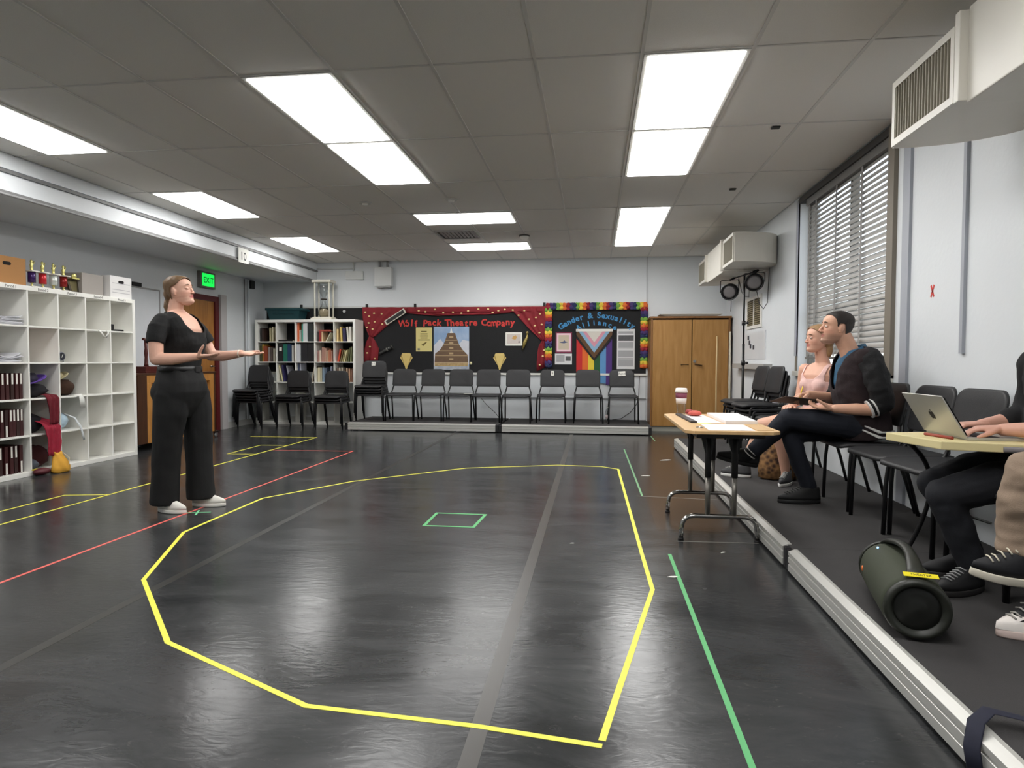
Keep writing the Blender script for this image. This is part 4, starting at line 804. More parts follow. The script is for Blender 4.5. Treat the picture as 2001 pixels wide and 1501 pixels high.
obj('figure', MB().tube([(-1.22,YW-.03,1.34),(-1.19,YW-.03,1.44),(-1.155,YW-.03,1.52),(-1.15,YW-.03,1.57)], [.02,.03,.022,.014], 10).ball((-1.15,YW-.03,1.60), (.022,.016,.026)), mat('ornament_gold', (168,150,84), .4, metal=.4, nscale=20, namt=.2), t); obj('stand', MB().tube([(-1.235,YW-.028,1.30),(-1.215,YW-.028,1.36)], [.012,.022], 8), mat('ornament_dark', (70,64,40), .5), t)
t = thing('clapperboard_cutout', 'silver edged black bar ornament slanting across the curtain top left', 'ornament', (-3.48, YW, 1.77)); M = Matrix.Translation((-3.48,YW-.06,1.885)) @ Matrix.Rotation(-.56, 4, 'Y')
obj('frame', MB().box(-.21,.21,-.01,0,-.045,.045).xf(M), mat('bar_silver', (222,216,200), .4), t, bevel=.003); obj('inlay', MB().box(-.185,.185,-.0125,-.0101,-.03,.03).xf(M), mat('bar_black', (44,42,40), .6), t)
t = thing('black_prop_cutout', 'dark grey cylindrical prop ornament on the lower left of the board', 'ornament', (-3.67, YW, 1.2)); M = Matrix.Translation((-3.67,YW-.04,1.295)) @ Matrix.Rotation(-.5, 4, 'Y')
obj('barrel', MB().lathe([(.025,-.13),(.028,-.06),(.03,.06),(.038,.13)], (0,0,0), 12, 0).xf(M), mat('prop_grey', (58,58,56), .4), t); obj('collar', MB().lathe([(.036,.02),(.038,.05)], (0,0,0), 12, 0).xf(M), mat('prop_light', (96,96,92), .4), t); obj('cap', MB().lathe([(.045,.13),(.045,.15)], (0,0,0), 12, 0).xf(M), mat('prop_grey', (58,58,56), .4), t)
single('board_lamp_bulb', MB().ball((-2.135,YW-.03,1.075), (.022,.016,.026)), mat('bulb_cream', (226,218,170), .4), 'tiny cream bulb beside the lower right corner of the tower poster', 'bulb')
# ---- second board
t = thing('bulletin_board', 'black bulletin board with arched blue lettering', 'bulletin board', (.03, YW, .91)); y0 = YW
obj('backing', MB().box(-.795, .855, YW-.012, YW, .91, 2.05), BB, t)
def arc_text(s, cx, cz, R, a0, a1, size):
    ks = [k for k, ch in enumerate(s) if ch != ' ']; n = len(s)
    for k in ks:
        a = a0+(a1-a0)*k/(n-1); x = cx+R*math.sin(a); z = cz+R*math.cos(a)
        put_text('letter', s[k], size, frame((x, YW-.0135, z), (1,0,0), (0,0,1), -a), LB, t, depth=.0012, bold=.004)
arc_text('Gender & Sexuality', .03, .83, 1.02, -.60, .60, .135)
arc_text('Alliance', .03, 1.15, .58, -.52, .52, .12)
# rainbow ruffle border
t = thing('rainbow_ruffle', 'rainbow coloured crepe paper ruffle framing the second board', 'garland', (.03, YW, 1.06))
RB = [(150,32,48),(72,56,112),(40,52,92),(120,170,70),(230,200,70),(222,110,50)]
rbm = [mat('crepe_%d' % i, c, .8) for i, c in enumerate(RB)]
pos = []
for k in range(30): pos.append((-.79+1.62*k/29, 2.045, k, 0))
for k in range(1, 19): pos.append((-.785, 2.045-.056*k, k+2, 1)); pos.append((.82, 2.045-.056*k, 29+k, 1))
r4 = random.Random(5)
for (x, z, k, side_) in pos:
    # one gathered crepe pleat: wavy fan with depth
    R = []; ph = r4.uniform(0, 6)
    for i in range(7):
        v = i/6*2-1; ring = []
        for q in range(12):
            a = 2*PI*q/12; rr = .040+.008*math.sin(3*a+ph); ln = .058
            p = Vector((rr*math.cos(a), -.022*math.sin(a)-.012*math.sin(v*5+ph), v*ln*(1-.12*math.cos(2*a+ph))))
            p.x *= (1-.25*v*v); p = p if not side_ else Vector((p.z, p.y, p.x)); ring.append((x+p.x, YW-.036+p.y, z+p.z))
        R.append(ring)
    obj('ruffle', MB().rings(R), rbm[k % 6], t)
# pride flag hung from its hoist edge
t = thing('rainbow_flag', 'rainbow chevron flag hung vertically in the middle of the second board', 'flag', (-.01, YW, .72))
fx0, fx1, fz1 = -.31, .29, 1.65; fw = (fx1-fx0)/6; yf = YW-.016
FC = [(200,44,44),(224,106,44),(228,204,62),(40,92,56),(96,150,200),(78,48,120)]
for k in range(6):
    zb = (.92,.92,.92,.80,.74,.72)[k]
    R = []
    for i in range(9):
        z = fz1-.0-(fz1-zb)*i/8; yy = yf-.006*math.sin(k*1.9+i*.4)-(.012*i/8)
        a, b = fx0+k*fw, fx0+(k+1)*fw; ye = yf-.006*math.sin((k+1)*1.9+i*.4)-(.012*i/8)
        R.append([(a, yy-.002, z), (b, ye-.002, z), (b, ye, z), (a, yy, z)])
    obj('stripe', MB().rings(R, smooth=False), mat('flag_%d' % k, FC[k], .75), t)
cx = -.01
chev = [((24,24,26),.30,.60,.50),((92,66,40),.30,.50,.40),((140,178,206),.265,.355,.32),((216,156,170),.20,.27,.25),((214,208,196),.14,.19,.2)]
yy = YW-.034
for i, (c, hw, ln, _) in enumerate(((( 26,26,28),.30,.53,0),((96,68,42),.30,.45,0),((138,176,204),.27,.36,0),((216,150,166),.205,.27,0),((216,210,200),.145,.19,0))):
    top = fz1
    if i == 0: P = [(cx-hw,1.50),(cx,1.115),(cx+hw,1.50),(cx+hw,1.60),(cx-hw,1.60)]
    elif i == 1: P = [(cx-hw,1.56),(cx,1.165),(cx+hw,1.56),(cx+hw,1.63),(cx-hw,1.63)]
    else: P = [(cx-hw,fz1-.02),(cx,fz1-.02-ln*1.03),(cx+hw,fz1-.02)]
    obj('chevron', layer(P, yy-.0022*i, .002), mat('chevron_%d' % i, c, .75), t)
obj('hoist_band', sheet(fx0-.008, fx1+.008, 1.618, 1.66, yy-.011), mat('flag_white', (232,230,224), .7), t)
for x in (fx0+.02, fx1-.02): obj('grommet', MB().lathe([(.009,yy-.0145),(.009,yy-.017)], (x,0,1.64), 10, 1), mat('trim_grey', (160,160,160), .4), t)
t = thing('pink_framed_drawing', 'small drawing on a magenta backing left of the flag', 'picture', (-.525, YW, 1.27))
obj('backing_card', sheet(-.665,-.385,1.255,1.61,YW-.0125,.002), mat('card_magenta', (122,40,70), .7), t); obj('mat_card', sheet(-.645,-.405,1.28,1.59,YW-.0146,.002), mat('card_pink', (240,206,216), .7), t); obj('drawing', sheet(-.615,-.435,1.31,1.56,YW-.0167,.001), mat('drawing_grey', (190,186,180), .7, nscale=12, rgb2=(214,190,150)), t)
obj('figure_mark', layer([(-.60,1.43),(-.52,1.42),(-.45,1.44),(-.50,1.455),(-.515,1.475),(-.53,1.455)], YW-.0179, .0005), mat('drawing_dark', (92,98,128), .7), t)
t = thing('news_clipping', 'short printed clipping below the pink framed drawing', 'paper', (-.53, YW, 1.06)); NP = mat('news_paper', (222,222,222), .7); NT = mat('news_text', (168,168,170), .8)
obj('paper', sheet(-.675,-.385,1.06,1.245,YW-.0125,.002), NP, t); obj('text_block', sheet(-.65,-.51,1.105,1.225,YW-.0146,.0005), NT, t); obj('photo', sheet(-.495,-.405,1.12,1.20,YW-.0146,.0005), mat('news_photo', (92,92,94), .8, nscale=20, namt=.4), t)
t = thing('printed_article', 'tall printed grey article sheet right of the flag', 'paper', (.52, YW, .99))
obj('paper', sheet(.372,.668,.985,1.66,YW-.0125,.002), NP, t); obj('photo', sheet(.395,.65,1.46,1.555,YW-.0146,.0005), mat('news_photo', (92,92,94), .8, nscale=20, namt=.4), t)
for k, (a, b) in enumerate(((1.58,1.62),(1.34,1.44),(1.19,1.30),(1.03,1.15))): obj('text_block', sheet(.395,.645,a,b,YW-.0146,.0005), NT, t)
for z in (1.32,1.165): obj('rule_line', sheet(.395,.645,z,z+.008,YW-.0146,.0005), mat('news_rule', (110,110,112), .8), t)
single('power_cable', MB().tube([(.75,YB-.02,.87),(.745,YB-.02,.7),(.74,YB-.02,.5),(.70,YB-.03,.38),(.6,YB-.05,.25),(.45,YB-.08,.15),(.3,YB-.1,.131)], .006, 6), mat('cable_grey', (70,70,72), .6), 'dark power cable hanging down the back wall below the second board', 'cable')
single('wall_cable', MB().tube([(-1.95,YB-.02,.46),(-1.85,YB-.04,.35),(-1.7,YB-.06,.22),(-1.62,YB-.1,.131)], .005, 6), mat('cable_grey', (70,70,72), .6), 'thin cable on the back wall behind the fourth chair', 'cable')
# ================================================================== WOODEN CABINET IN THE CORNER
CW = wood('cabinet_oak', (156,112,56), (176,132,76), .4, 2, 5); CWD = wood('cabinet_oak_dark', (118,78,36), (140,96,50), .45, 2, 5)
t = thing('wooden_cabinet', 'tall two door wooden cabinet in the far right corner', 'cabinet', (1.49, 10.68, 0))
obj('plinth', MB().box(.90,2.10,10.44,YB-.02,0,.075), mat('plinth_pale', (176,174,162), .5), t); obj('side_panel', MB().box(.885,.915,10.41,YB-.02,.075,1.80), CWD, t); obj('side_panel', MB().box(2.08,2.11,10.41,YB-.02,.075,1.80), CWD, t)
obj('top_panel', MB().box(.87,2.125,10.385,YB-.02,1.80,1.83), CWD, t); obj('bottom_panel', MB().box(.915,2.08,10.43,YB-.02,.075,.10), CWD, t); obj('back_panel', MB().box(.915,2.08,YB-.03,YB-.02,.10,1.80), CWD, t)
d1 = obj('door', MB().box(.918,1.518,10.40,10.425,.085,1.775), CW, t, bevel=.002); d2 = obj('door', MB().box(1.530,2.077,10.40,10.425,.085,1.775), CW, t, bevel=.002)
obj('handle', MB().tube([(1.36,10.40,1.065),(1.36,10.375,1.065),(1.47,10.375,1.065),(1.47,10.40,1.065)], .008, 8), mat('handle_bronze', (84,58,28), .4, metal=.4), d1); obj('handle', MB().tube([(1.575,10.40,1.07),(1.575,10.37,1.075),(1.68,10.37,1.05)], .012, 8), mat('handle_bronze', (84,58,28), .4, metal=.4), d2); obj('lock', MB().lathe([(.022,10.40),(.024,10.38)], (1.565,0,1.12), 14, 1), CHROME, d2)
single('cabinet_top_tray', MB().rings([[(1.10,10.40,1.831),(1.90,10.40,1.831),(1.90,10.75,1.831),(1.10,10.75,1.831)],[(1.02,10.36,1.862),(1.98,10.36,1.862),(1.98,10.79,1.862),(1.02,10.79,1.862)],[(1.05,10.39,1.868),(1.95,10.39,1.868),(1.95,10.76,1.868),(1.05,10.76,1.868)]], smooth=False), mat('tray_white', (214,212,204), .35), 'flat white tray lying on top of the wooden cabinet', 'tray')
single('wooden_dowel', MB().tube([(1.885,10.30,.0),(1.89,10.33,.8),(1.90,10.375,1.52)], .011, 8), wood('dowel_birch', (206,178,128), (222,196,150), .5), 'slim pale wooden dowel leaning against the cabinet', 'dowel')
single('white_pole', MB().tube([(2.09,10.32,0),(2.095,10.35,.8),(2.10,10.385,1.585)], .017, 8), mat('pole_white', (206,200,182), .5), 'white pole leaning at the right edge of the cabinet', 'pole')
t = thing('water_bottle', 'clear plastic water bottle standing on the back platform by the last chair', 'bottle', (.21,10.35,.126))
obj('bottle_body', MB().lathe([(.028,.126),(.032,.14),(.032,.25),(.028,.27),(.032,.29),(.028,.33),(.013,.355),(.013,.365)], (.21,10.35,0), 16), gl, t); obj('cap', MB().lathe([(.015,.365),(.015,.385)], (.21,10.35,0), 12), WHITE, t); obj('wrap_label', MB().lathe([(.0325,.20),(.0325,.255)], (.21,10.35,0), 16), mat('bottle_label', (206,190,190), .5), t)
# ================================================================== CHAIRS
PZ = .1255
def panel(poly, fx, th):
    # poly in (y,z); fx(y,z) gives the front x; returns a closed bent panel
    mb = MB(); n = len(poly); cy = sum(p[0] for p in poly)/n; cz = sum(p[1] for p in poly)/n
    R = []
    for (off, sc_) in ((0,.02),(0,.55),(0,.93),(-.004,1.0),(-th+.004,1.0),(-th,.93),(-th,.55),(-th,.02)):
        ring = []
        for (y, z) in poly:
            yy = cy+(y-cy)*sc_; zz = cz+(z-cz)*sc_; ring.append((fx(yy, zz)+off, yy, zz))
        R.append(ring)
    return mb.rings(R)
def make_chair():
    t = thing('stacking_chair', 'chair', 'chair', (0,0,0), 0, 'black stacking chairs')
    sp = rrect(.43, .45, .05, 5); R = []
    def sz(x, y): return .455-.012*(1-min(1,(y/.2)**2))-.018*max(0,(x-.12)/.1)**2
    for (off, s_) in ((0,.02),(0,.5),(0,.93),(-.005,1.0),(-.022,1.0),(-.028,.93),(-.028,.5),(-.028,.02)):
        R.append([(x*s_, y*s_, sz(x*s_, y*s_)+off) for x, y in sp])
    obj('seat', MB().rings(R), BLACKP, t)
    bp = rrect(.40, .285, .03, 5, 0, .708, rr=(.03,.03,.075,.075))
    obj('backrest', panel(bp, lambda y, z: -.165-.20*(z-.56)+.35*y*y, .022), BLACKP, t)
    for s in (-1, 1):
        obj('leg', MB().tube([(.165,s*.232,0),(.158,s*.226,.30),(.15,s*.222,.385)]+bez((.15,s*.222,.385),(.145,s*.218,.425),(.09,s*.21,.425),5)[1:]+[(-.08,s*.205,.425)], .0125, 8), BLACKM, t)
        obj('leg', MB().tube([(-.255,s*.222,0),(-.20,s*.214,.20),(-.13,s*.205,.41)], .0125, 8), BLACKM, t)
        obj('back_post', MB().tube([(-.09,s*.207,.425),(-.14,s*.212,.432),(-.165,s*.212,.47),(-.178,s*.185,.56),(-.192,s*.17,.62),(-.205,s*.165,.68)], .0115, 8), BLACKM, t)
    obj('seat_brace', MB().tube([(.06,-.205,.418),(.06,.205,.418)], .010, 8), BLACKM, t)
    return t
proto = make_chair(); used = [False]
def chair(x, y, rz, lab, z=0.0, group='black stacking chairs'):
    if not used[0]:
        used[0] = True; proto.location = (x,y,z); proto.rotation_euler = (0,0,rz); proto['label'] = lab; proto['group'] = group
        INV[proto.name] = (Matrix.Translation((x,y,z)) @ Matrix.Rotation(rz, 4, 'Z')).inverted(); return proto
    return dup(proto, (x,y,z), rz, lab, group)
def chair_tag(c, txt, wd, hh, dy=0, dz=.80, rot=0):
    # paper tag on the front of the backrest, in chair space
    o = obj('paper_tag', MB().box(0,.0012,-wd/2,wd/2,-hh/2,hh/2), mat('paper', (236,234,226), .7), c, world=False); M = Matrix.Translation((-.165-.20*(dz-.56)+.006, dy, dz)) @ Matrix.Rotation(-.197, 4, 'Y') @ Matrix.Rotation(rot, 4, 'X')
    o.data.transform(M)
    me = text_mesh(txt, hh*.75, .0004); me.transform(M @ frame((.0018, 0, -hh*.27), (0,1,0), (0,0,1))); obj('tag_writing', me, mat('label_ink', (70,70,66), .7), o, world=False)
# row on the back platform, facing the room
xs = [(-3.18,10.30),(-2.70,10.32),(-2.21,10.32),(-1.74,10.27),(-1.24,10.22),(-.69,10.36),(-.10,10.36),(.45,10.34)]
for i, (x, y) in enumerate(xs):
    c = chair(x, y, -PI/2+rnd.uniform(-.05,.05), 'black chair on the back platform, %s from left of eight' % ORD[i], PZ, 'chairs in a row on the back platform')
    if i == 5: chair_tag(c, '8', .045, .075, -.0, .79)
    if i == 7: chair_tag(c, 'Reno', .115, .075, .0, .79, .05)
single('seat_paper', MB().box(-2.10,-1.95,10.12,10.24,PZ+.4575,PZ+.459), mat('paper', (236,234,226), .7), 'white sheet of paper on the seat of the third chair', 'paper')
def stack(x, y, rz, n, z, where, group, dz=.046, dx=.028):
    top = None
    for k in range(n):
        lab = 'stacked black chair, %s, %s' % ('topmost' if k == n-1 else ('bottom one' if k == 0 else '%s from bottom' % ORD[k]), where)
        top = chair(x+math.cos(rz)*dx*k, y+math.sin(rz)*dx*k, rz, lab, z+dz*k, group)
    return top
stack(-5.62, 10.05, -PI/2-.15, 5, 0, 'nearest the doorway', 'chairs stacked before the back shelf')
stack(-4.99, 10.16, -PI/2-.05, 3, 0, 'before the middle of the back shelf', 'chairs stacked before the back shelf')
stack(-4.29, 10.10, -PI/2-.03, 3, 0, 'before the right side of the back shelf', 'chairs stacked before the back shelf')
c = stack(-3.66, 10.24, -PI/2+.05, 4, PZ, 'at the left end of the back platform', 'chairs stacked at the platform end'); chair_tag(c, '11', .065, .065, -.02, .80)
# right hand row facing the room
stack(1.80, 7.80, PI+.12, 3, PZ, 'farthest along the right wall', 'chairs stacked along the right wall')
stack(1.80, 7.20, PI+.12, 3, PZ, 'second farthest along the right wall', 'chairs stacked along the right wall')
chair(1.84, 6.50, PI+.12, 'single black chair between the stacks and the woman in pink', PZ, 'chairs in a row along the right wall')
chair(1.84, 5.40, PI, 'black chair under the woman in the pink top', PZ, 'chairs in a row along the right wall')
chair(1.84, 4.69, PI, 'black chair under the man with the clipboard', PZ, 'chairs in a row along the right wall')
chair(1.84, 4.15, PI+.08, 'empty black chair right of the seated man, beyond the laptop', PZ, 'chairs in a row along the right wall')
chair(1.84, 3.68, PI+.08, 'empty black chair behind the laptop table', PZ, 'chairs in a row along the right wall')
chair(1.88, 3.12, PI, 'black chair under the person typing on the laptop', PZ, 'chairs in a row along the right wall')
chair(1.86, 2.62, PI, 'black chair under the person in khaki trousers', PZ, 'chairs in a row along the right wall')
# ================================================================== SCHOOL DESK WITH PAPERS
t = thing('school_desk', 'adjustable school desk with pale wood top and chrome sled feet', 'desk', (.78,4.4,0))
DT = wood('desk_maple', (206,164,112), (222,186,136), .35, 1, 4); DE = mat('desk_edge_black', (30,28,30), .5)
dx0, dx1, dy0, dy1 = .525, 1.06, 3.77, 5.0
P = [(dx0+.05,dy0),(dx1-.05,dy0),(dx1,dy0+.05),(dx1,dy1-.05),(dx1-.05,dy1),(dx0+.05,dy1),(dx0,dy1-.05),(dx0,dy0+.05)]
obj('desk_top', MB().prism(P, 2, .700, .720), DT, t, bevel=.003); obj('apron', MB().box(.60,.99,3.86,4.92,.668,.699), DE, t, bevel=.004)
for y in (4.08, 4.81):
    for x in (.705, .865):
        pp = obj('post', MB().tube([(x,y,.40),(x,y,.68)], .020, 12), DE, t); obj('lower_tube', MB().tube([(x,y,.165),(x,y,.40)], .0155, 12), mat('steel_dull', (128,124,118), .35, metal=.7), pp)
        obj('gusset', MB().prism([(x-.018,.55),(x+.018,.55),(x+.05,.669),(x-.05,.669)], 1, y-.012, y+.012), DE, pp)
    f = obj('sled_foot', MB().tube([(.545,y,.012),(.548,y,.08)]+bez((.548,y,.08),(.553,y,.152),(.63,y,.155),6)+bez((.93,y,.155),(1.0,y,.152),(1.002,y,.08),6)+[(1.005,y,.012)], .0145, 12), CHROME, t)
    for x in (.545, 1.005): obj('glide', MB().lathe([(.018,0),(.018,.012),(.012,.016)], (x,y,0), 12), DE, f)
Z0 = .7205
PA = mat('paper_bright', (240,238,240), .7)
def paper(nm, lab, pts, z, m=PA, th=.0015): return single(nm, MB().prism(pts, 2, z, z+th), m, lab, 'papers', 'papers on the school desk')
single('ring_binder', MB().prism([(.60,4.86),(.62,4.24),(.66,4.24),(.64,4.86)], 2, Z0, Z0+.012), mat('binder_dark', (56,54,58), .5), 'dark binder spine under the papers on the desk', 'binder')
paper('paper_sheet', 'white sheet at the left rear of the desk', [(.665,4.23),(.82,4.25),(.80,4.86),(.645,4.85)], Z0)
paper('paper_stack', 'thick stack of white papers in the middle of the desk', [(.83,4.20),(1.03,4.22),(1.04,4.86),(.825,4.86)], Z0, th=.02)
paper('paper_sheet', 'white sheet nearest the front edge of the desk', [(.66,3.80),(.92,3.81),(.93,4.17),(.67,4.16)], Z0)
paper('tan_card', 'tan card at the right front corner of the desk', [(.935,3.83),(1.03,3.84),(1.03,4.16),(.94,4.15)], Z0, mat('card_tan', (206,170,124), .6))
single('yellow_note', MB().box(.66,.74,4.165,4.225,Z0,Z0+.0012), mat('note_yellow', (226,222,130), .7), 'pale yellow sticky note on the desk papers', 'note')
t = thing('ring_key', 'small metal ring at the front of the desk papers', 'key ring', (.63,3.95,Z0)); 
obj('ring', MB().rings([[(.63+(.02+.003*math.cos(b))*math.cos(a), 3.95+(.02+.003*math.cos(b))*math.sin(a), Z0+.003+.003*math.sin(b)) for b in [2*PI*q/6 for q in range(6)]] for a in [2*PI*k/16 for k in range(17)]], cap=False), CHROME, t)
# iced drink cup
t = thing('plastic_cup', 'clear plastic drink cup with white lid and pink sleeve on the desk', 'cup', (.645,4.90,Z0)); CX, CY = .645, 4.90
obj('cup_body', MB().lathe([(.030,Z0),(.031,Z0+.004),(.040,Z0+.13),(.042,Z0+.165)], (CX,CY,0), 20), gl, t)
obj('lid', MB().lathe([(.047,Z0+.165),(.048,Z0+.178),(.043,Z0+.184),(.041,Z0+.198),(.03,Z0+.20)], (CX,CY,0), 20), mat('lid_white', (238,232,226), .4), t)
obj('sleeve', MB().lathe([(.0405,Z0+.125),(.0432,Z0+.163)], (CX,CY,0), 20), mat('sleeve_pink', (186,92,112), .6, nscale=30, rgb2=(96,70,100)), t); obj('white_label', MB().lathe([(.0375,Z0+.085),(.0404,Z0+.124)], (CX,CY,0), 20), mat('lid_white', (238,232,226), .4), t)
t = thing('coral_pouch', 'small coral red pouch beside the plastic cup', 'pouch', (.71,4.80,Z0)); q = lump((.725,4.78,Z0+.021), (.05,.05,.0205), 3, .15)
obj('body', q, mat('pouch_coral', (206,92,80), .6, nscale=30, namt=.25), t); obj('flap', lump((.69,4.80,Z0+.028), (.028,.03,.020), 7, .2), mat('pouch_coral_dark', (160,60,58), .6), t)
# ================================================================== LAPTOP TABLE
t = thing('tray_table', 'small cream topped table with curved black tube legs holding the laptop', 'table', (1.62,3.1,PZ)); TZ = .785
CR = mat('table_cream', (226,212,160), .45, nscale=6, namt=.04)
TP = [(1.375,3.23),(1.455,2.90),(1.80,2.80),(2.0,2.78),(2.02,3.20),(1.62,3.30)]
obj('table_top', MB().prism(TP, 2, TZ-.036, TZ), CR, t, bevel=.004)
obj('grey_edge_strip', MB().tube([(1.66,2.835,TZ-.022),(1.99,2.776,TZ-.022)], [(.012,.006)]*2, 8, side=(0,0,1)), mat('edge_grey', (128,122,124), .5), t)
for (a, b, c_, d) in (((1.46,3.22,.748),(1.66,3.30,.62),(1.665,3.34,.44),(1.545,3.42,PZ)), ((1.90,3.12,.748),(1.70,3.22,.62),(1.695,3.30,.44),(1.775,3.36,PZ))):
    pts = [Vector(a)*(1-s)**3+3*s*(1-s)**2*Vector(b)+3*s*s*(1-s)*Vector(c_)+s**3*Vector(d) for s in [k/12 for k in range(13)]]; obj('leg', MB().tube(pts, .011, 8), BLACKM, t)
obj('cross_bar', MB().tube([(1.63,3.32,.43),(1.86,3.25,.36)], .006, 8), CHROME, t); obj('under_bar', MB().tube([(1.46,3.22,.742),(1.90,3.12,.742)], .009, 8), BLACKM, t)
# laptop: lid turned to the room, hinge line along y
LPM = mat('laptop_silver', (198,197,192), .38, metal=.5); t = thing('laptop', 'open silver laptop with its lid turned to the room', 'laptop', (1.70,3.1,TZ))
h1, h2 = Vector((1.575,3.275,TZ+.008)), Vector((1.585,2.945,TZ+.008)); bx = Vector((.225,-.012,0))
def slab(p, q, r, th, up):
    u = Vector(up)*th; v = [p, q, q+r, p+r]; return MB().add([tuple(a) for a in v]+[tuple(a+u) for a in v], [(0,3,2,1),(4,5,6,7),(0,1,5,4),(1,2,6,5),(2,3,7,6),(3,0,4,7)])
b0 = Vector((0,0,-.0075))
obj('base', slab(h1+b0, h2+b0, bx, .013, (0,0,1)), LPM, t, bevel=.003)
obj('keyboard', slab(h1+Vector((.03,-.02,-.0018+.0075-.0002)), h2+Vector((.03,.02,-.0018+.0075-.0002)), bx*.45, .0012, (0,0,1)), mat('keys_dark', (48,48,52), .6), t)
up = Vector((-.105,.0,.178)); nrm = Vector((-.86,0,-.5)).normalized()
lid = obj('lid', slab(h1+Vector((-.004,0,.004)), h2+Vector((-.004,0,.004)), up, .006, nrm), LPM, t, bevel=.002)
obj('screen', slab(h1+Vector((.0,-.012,.008))-nrm*.003, h2+Vector((.0,.012,.008))-nrm*.003, up*.93, .0015, -nrm), mat('screen_dark', (30,32,36), .15), lid)
c_ = (h1+h2)/2+up*.5+nrm*.0066+Vector((-.004,0,.004)); ud = up.normalized(); sd = Vector((0,-1,0))
logo = [(.0,-.02),(.012,-.022),(.019,-.008),(.016,.004),(.019,.012),(.010,.017),(.0,.013),(-.010,.017),(-.018,.011),(-.020,-.004),(-.012,-.022)]
lv = [c_+sd*a+ud*b for a, b in logo]; n = len(lv)
obj('logo', MB().add([tuple(p) for p in lv]+[tuple(p+nrm*.0006) for p in lv], [tuple(range(n)), tuple(range(2*n-1,n-1,-1))]+[(i,(i+1)%n,n+(i+1)%n,n+i) for i in range(n)]), mat('logo_dark', (36,34,30), .3), lid)
lf = [c_+sd*a+ud*b for a, b in ((.001,.018),(.007,.021),(.009,.028),(.003,.025))]
obj('logo_leaf', MB().add([tuple(p) for p in lf]+[tuple(p+nrm*.0006) for p in lf], [(0,1,2,3),(7,6,5,4)]+[(i,(i+1)%4,4+(i+1)%4,4+i) for i in range(4)]), mat('logo_dark', (36,34,30), .3), lid)
single('red_pen', MB().tube([(1.50,3.13,TZ+.007),(1.535,2.97,TZ+.007)], .0068, 8), mat('pen_red', (150,60,44), .5), 'dark red pen lying on the cream table beside the laptop', 'pen')
# ================================================================== GREEN SPEAKER
t = thing('portable_speaker', 'dark green cylindrical portable speaker with handle on the near platform', 'speaker', (1.19,2.64,PZ))
A, B_ = Vector((1.262,2.93,PZ+.112)), Vector((1.145,2.40,PZ+.112)); ax = (B_-A); Ls = ax.length; axn = ax.normalized()
Q = Matrix((Vector((-axn.y,axn.x,0)), Vector((0,0,1)), axn)).transposed().to_4x4()    # local z along the barrel, y up
if Q.determinant() < 0: Q = Matrix((Vector((axn.y,-axn.x,0)), Vector((0,0,1)), axn)).transposed().to_4x4()
MS = Matrix.Translation(A) @ Q
SG = mat('speaker_green', (52,57,41), .75, nscale=200, namt=.25, bump=.2, bscale=500); SR = mat('speaker_rubber', (36,38,31), .45)
obj('barrel', MB().lathe([(.075,0),(.10,.012),(.110,.06),(.112,Ls/2),(.110,Ls-.06),(.106,Ls-.03)], (0,0,0), 36).xf(MS), SG, t)
for z_, s in ((Ls-.03, 1), (.02, -1)):
    obj('end_ring', MB().lathe([(.106,z_),(.109,z_+s*.012),(.104,z_+s*.028),(.088,z_+s*.03),(.082,z_+s*.012),(.06,z_+s*.004)], (0,0,0), 36).xf(MS), SR, t)
    obj('woofer', MB().lathe([(.080,z_+s*.006),(.074,z_+s*.012),(.05,z_+s*.010),(.03,z_+s*.016),(.004,z_+s*.02)], (0,0,0), 32).xf(MS), mat('woofer_black', (28,29,26), .35), t)
R = []
for k in range(17):
    u = k/16; zz = .03+(Ls-.075)*u; hh = .104+.046*math.sin(PI*u)**.6; wd = .032-.012*math.sin(PI*u)
    R.append([MS @ Vector((.018*math.sin(PI*u)+wd*math.cos(a), hh+.012*math.sin(a), zz)) for a in [2*PI*q/10 for q in range(10)]])
obj('handle', MB().rings(R), SR, t)
o = obj('name_tape', MB().box(-.055,.055,0,.0015,-.012,.012).xf(MS @ Matrix.Translation((.012,.118,Ls-.035)) @ Matrix.Rotation(.35,4,'X')), mat('tape_yellow', (232,216,30), .5), t)
put_text('tape_writing', 'THEATER', .016, MS @ Matrix.Translation((.012,.118,Ls-.035)) @ Matrix.Rotation(.35,4,'X') @ frame((0,.0018,.005), (1,0,0), (0,0,-1)), mat('sign_ink', (40,40,44), .6), o, depth=.0003)
obj('status_light', MB().ball(MS @ Vector((-.052,.099,.10)), .005, 8, 6), mat('led_blue', (150,190,255), .4, emit=2.0), t); obj('badge', MB().ball(MS @ Vector((-.111,.012,.12)), (.004,.008,.012), 8, 6), mat('badge_orange', (226,120,60), .4), t)
# navy strap over the platform edge, bottom right
single('bag_strap', MB().tube([(1.0,1.78,.03),(.998,1.80,.10),(1.03,1.84,.150),(1.08,1.875,.165),(1.15,1.86,.158),(1.25,1.78,.15),(1.4,1.70,.14)], [(.022,.0025)]*7, 10, side=(.5,-.9,0)), mat('strap_navy', (28,30,48), .8, nscale=60, namt=.2), 'navy webbing strap draped over the platform edge at bottom right', 'strap')
